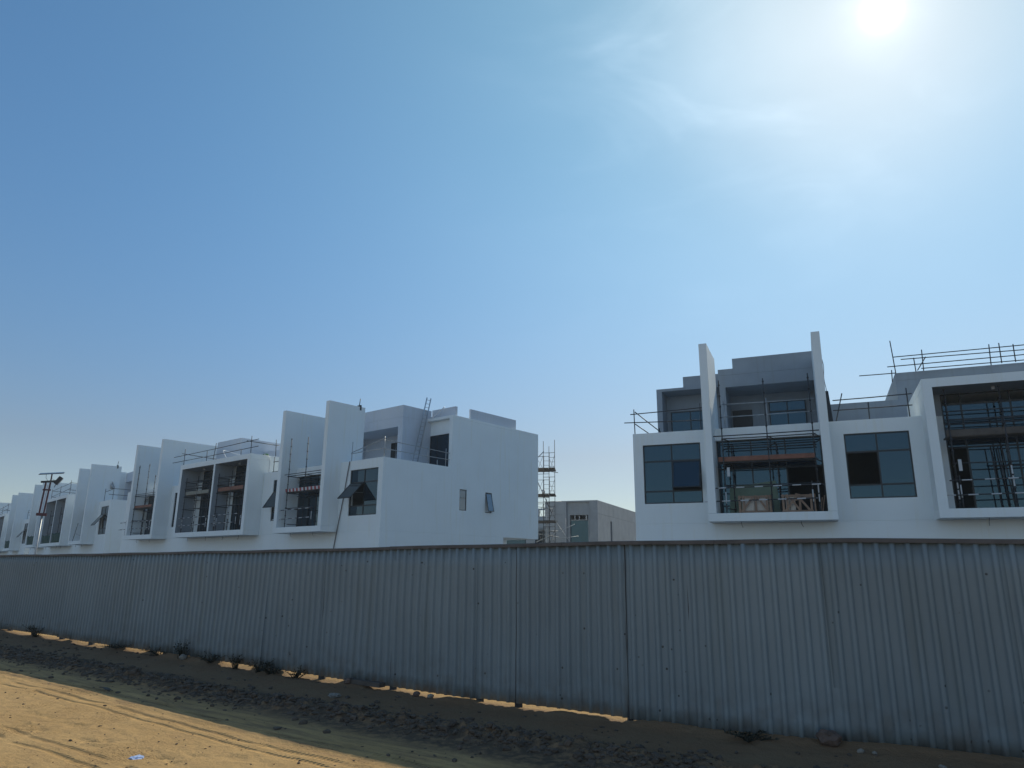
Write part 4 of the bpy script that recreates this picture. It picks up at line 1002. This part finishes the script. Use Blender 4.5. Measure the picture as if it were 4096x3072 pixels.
for s, d, h, w, lab in ((2.75, .15, .3, .3, 'leftmost dark weed at the foot of the hoarding'), (7.1, .12, .1, .45, 'flat dark weed just right of a long sunlit gap'), (8.75, .1, .16, .4, 'low spreading weed left of the pale rounded stone'), (9.6, .14, .36, .22, 'upright bushy weed behind the pale rounded stone'),
                        (10.6, .14, .2, .38, 'broad dark weed right of the pale rounded stone'), (11.5, .2, .26, .2, 'thin leggy weed against a sunlit gap'), (12.2, .2, .26, .3, 'bushy weed at the middle of the hoarding foot'), (12.55, .2, .15, .28, 'low weed right beside the bushy middle one'), (13.2, .2, .18, .22, 'sparse weed left of the longest sunlit gap'),
                        (20.5, .2, .1, .3, 'small dry weed left of the biggest rock')):
    weed(s, d, h, w, lab)
def onground(s, d, dz=0): q, t, nn = fence_pt(s, d); return Vector((q[0], q[1], ground_z(q[0], q[1]) + dz)), Vector((t[0], t[1], 0)), Vector((nn[0], nn[1], 0))
c, t, n = onground(14.75, .1, .03)
o = MB().bar(c - t * .38, c + t * .38, .12, .06).build('timber', M_PLANK, None, org=tuple(c)); o.location = c; tag(o, 'short brown timber lying under the edge of the hoarding', 'timber')
def crumple(name, s, d, r, m, label, flat=.4, cat='litter'):
    mb = MB(); bmesh.ops.create_icosphere(mb.bm, subdivisions=3, radius=r)
    for v in mb.bm.verts: v.co *= 1 + .5 * mnoise.noise(v.co * (2.2 / r) + Vector((s, d, 0))); v.co.z *= flat
    c, t, n = onground(s, d, r * flat * .6); o = mb.build(name, m); o.location = c; tag(o, label, cat)
crumple('litter', 15.1, .95, .08, M_PALEROCK, 'crumpled pale paper on the bank below the hoarding')
crumple('litter', 16.0, 4.07, .062, M_PLASTIC, 'crushed pale bluish plastic cup on the sunlit sand', .3)
c, t, n = onground(11.9, 2.55, .02)
mb = MB(); g = [[mb.bm.verts.new(c + t * (i * .05 - .12) + n * (j * .05 - .05) + Vector((0, 0, .012 * math.sin(i) + .01 * j))) for j in range(3)] for i in range(6)]
for a, b in zip(g[:-1], g[1:]):
    for j in range(2): mb._f([a[j], b[j], b[j + 1], a[j + 1]], True)
o = mb.build('litter', M_PLANK, None, org=tuple(c)); o.location = c; md = o.modifiers.new('t', 'SOLIDIFY'); md.thickness = .006; tag(o, 'flat brown scrap of cardboard on the shaded road', 'litter')

# ------------------------------------------------------------------ dust haze in the air over the whole site
hb = MB().box(-420, 320, -60, 620, -2.0, 14.6).build('haze', None)
hm = bpy.data.materials.new('haze'); hm.use_nodes = True; n_ = hm.node_tree.nodes; n_.clear()
pv = n_.new('ShaderNodeVolumePrincipled'); pv.inputs['Color'].default_value = (.80, .88, .95, 1); pv.inputs['Density'].default_value = 0.0006; pv.inputs['Anisotropy'].default_value = 0.0
ou = n_.new('ShaderNodeOutputMaterial'); hm.node_tree.links.new(pv.outputs[0], ou.inputs['Volume'])
hb.data.materials.clear(); hb.data.materials.append(hm)
hb['kind'] = 'stuff'; hb['label'] = 'thin dust haze hanging over the building site'; hb['category'] = 'haze'
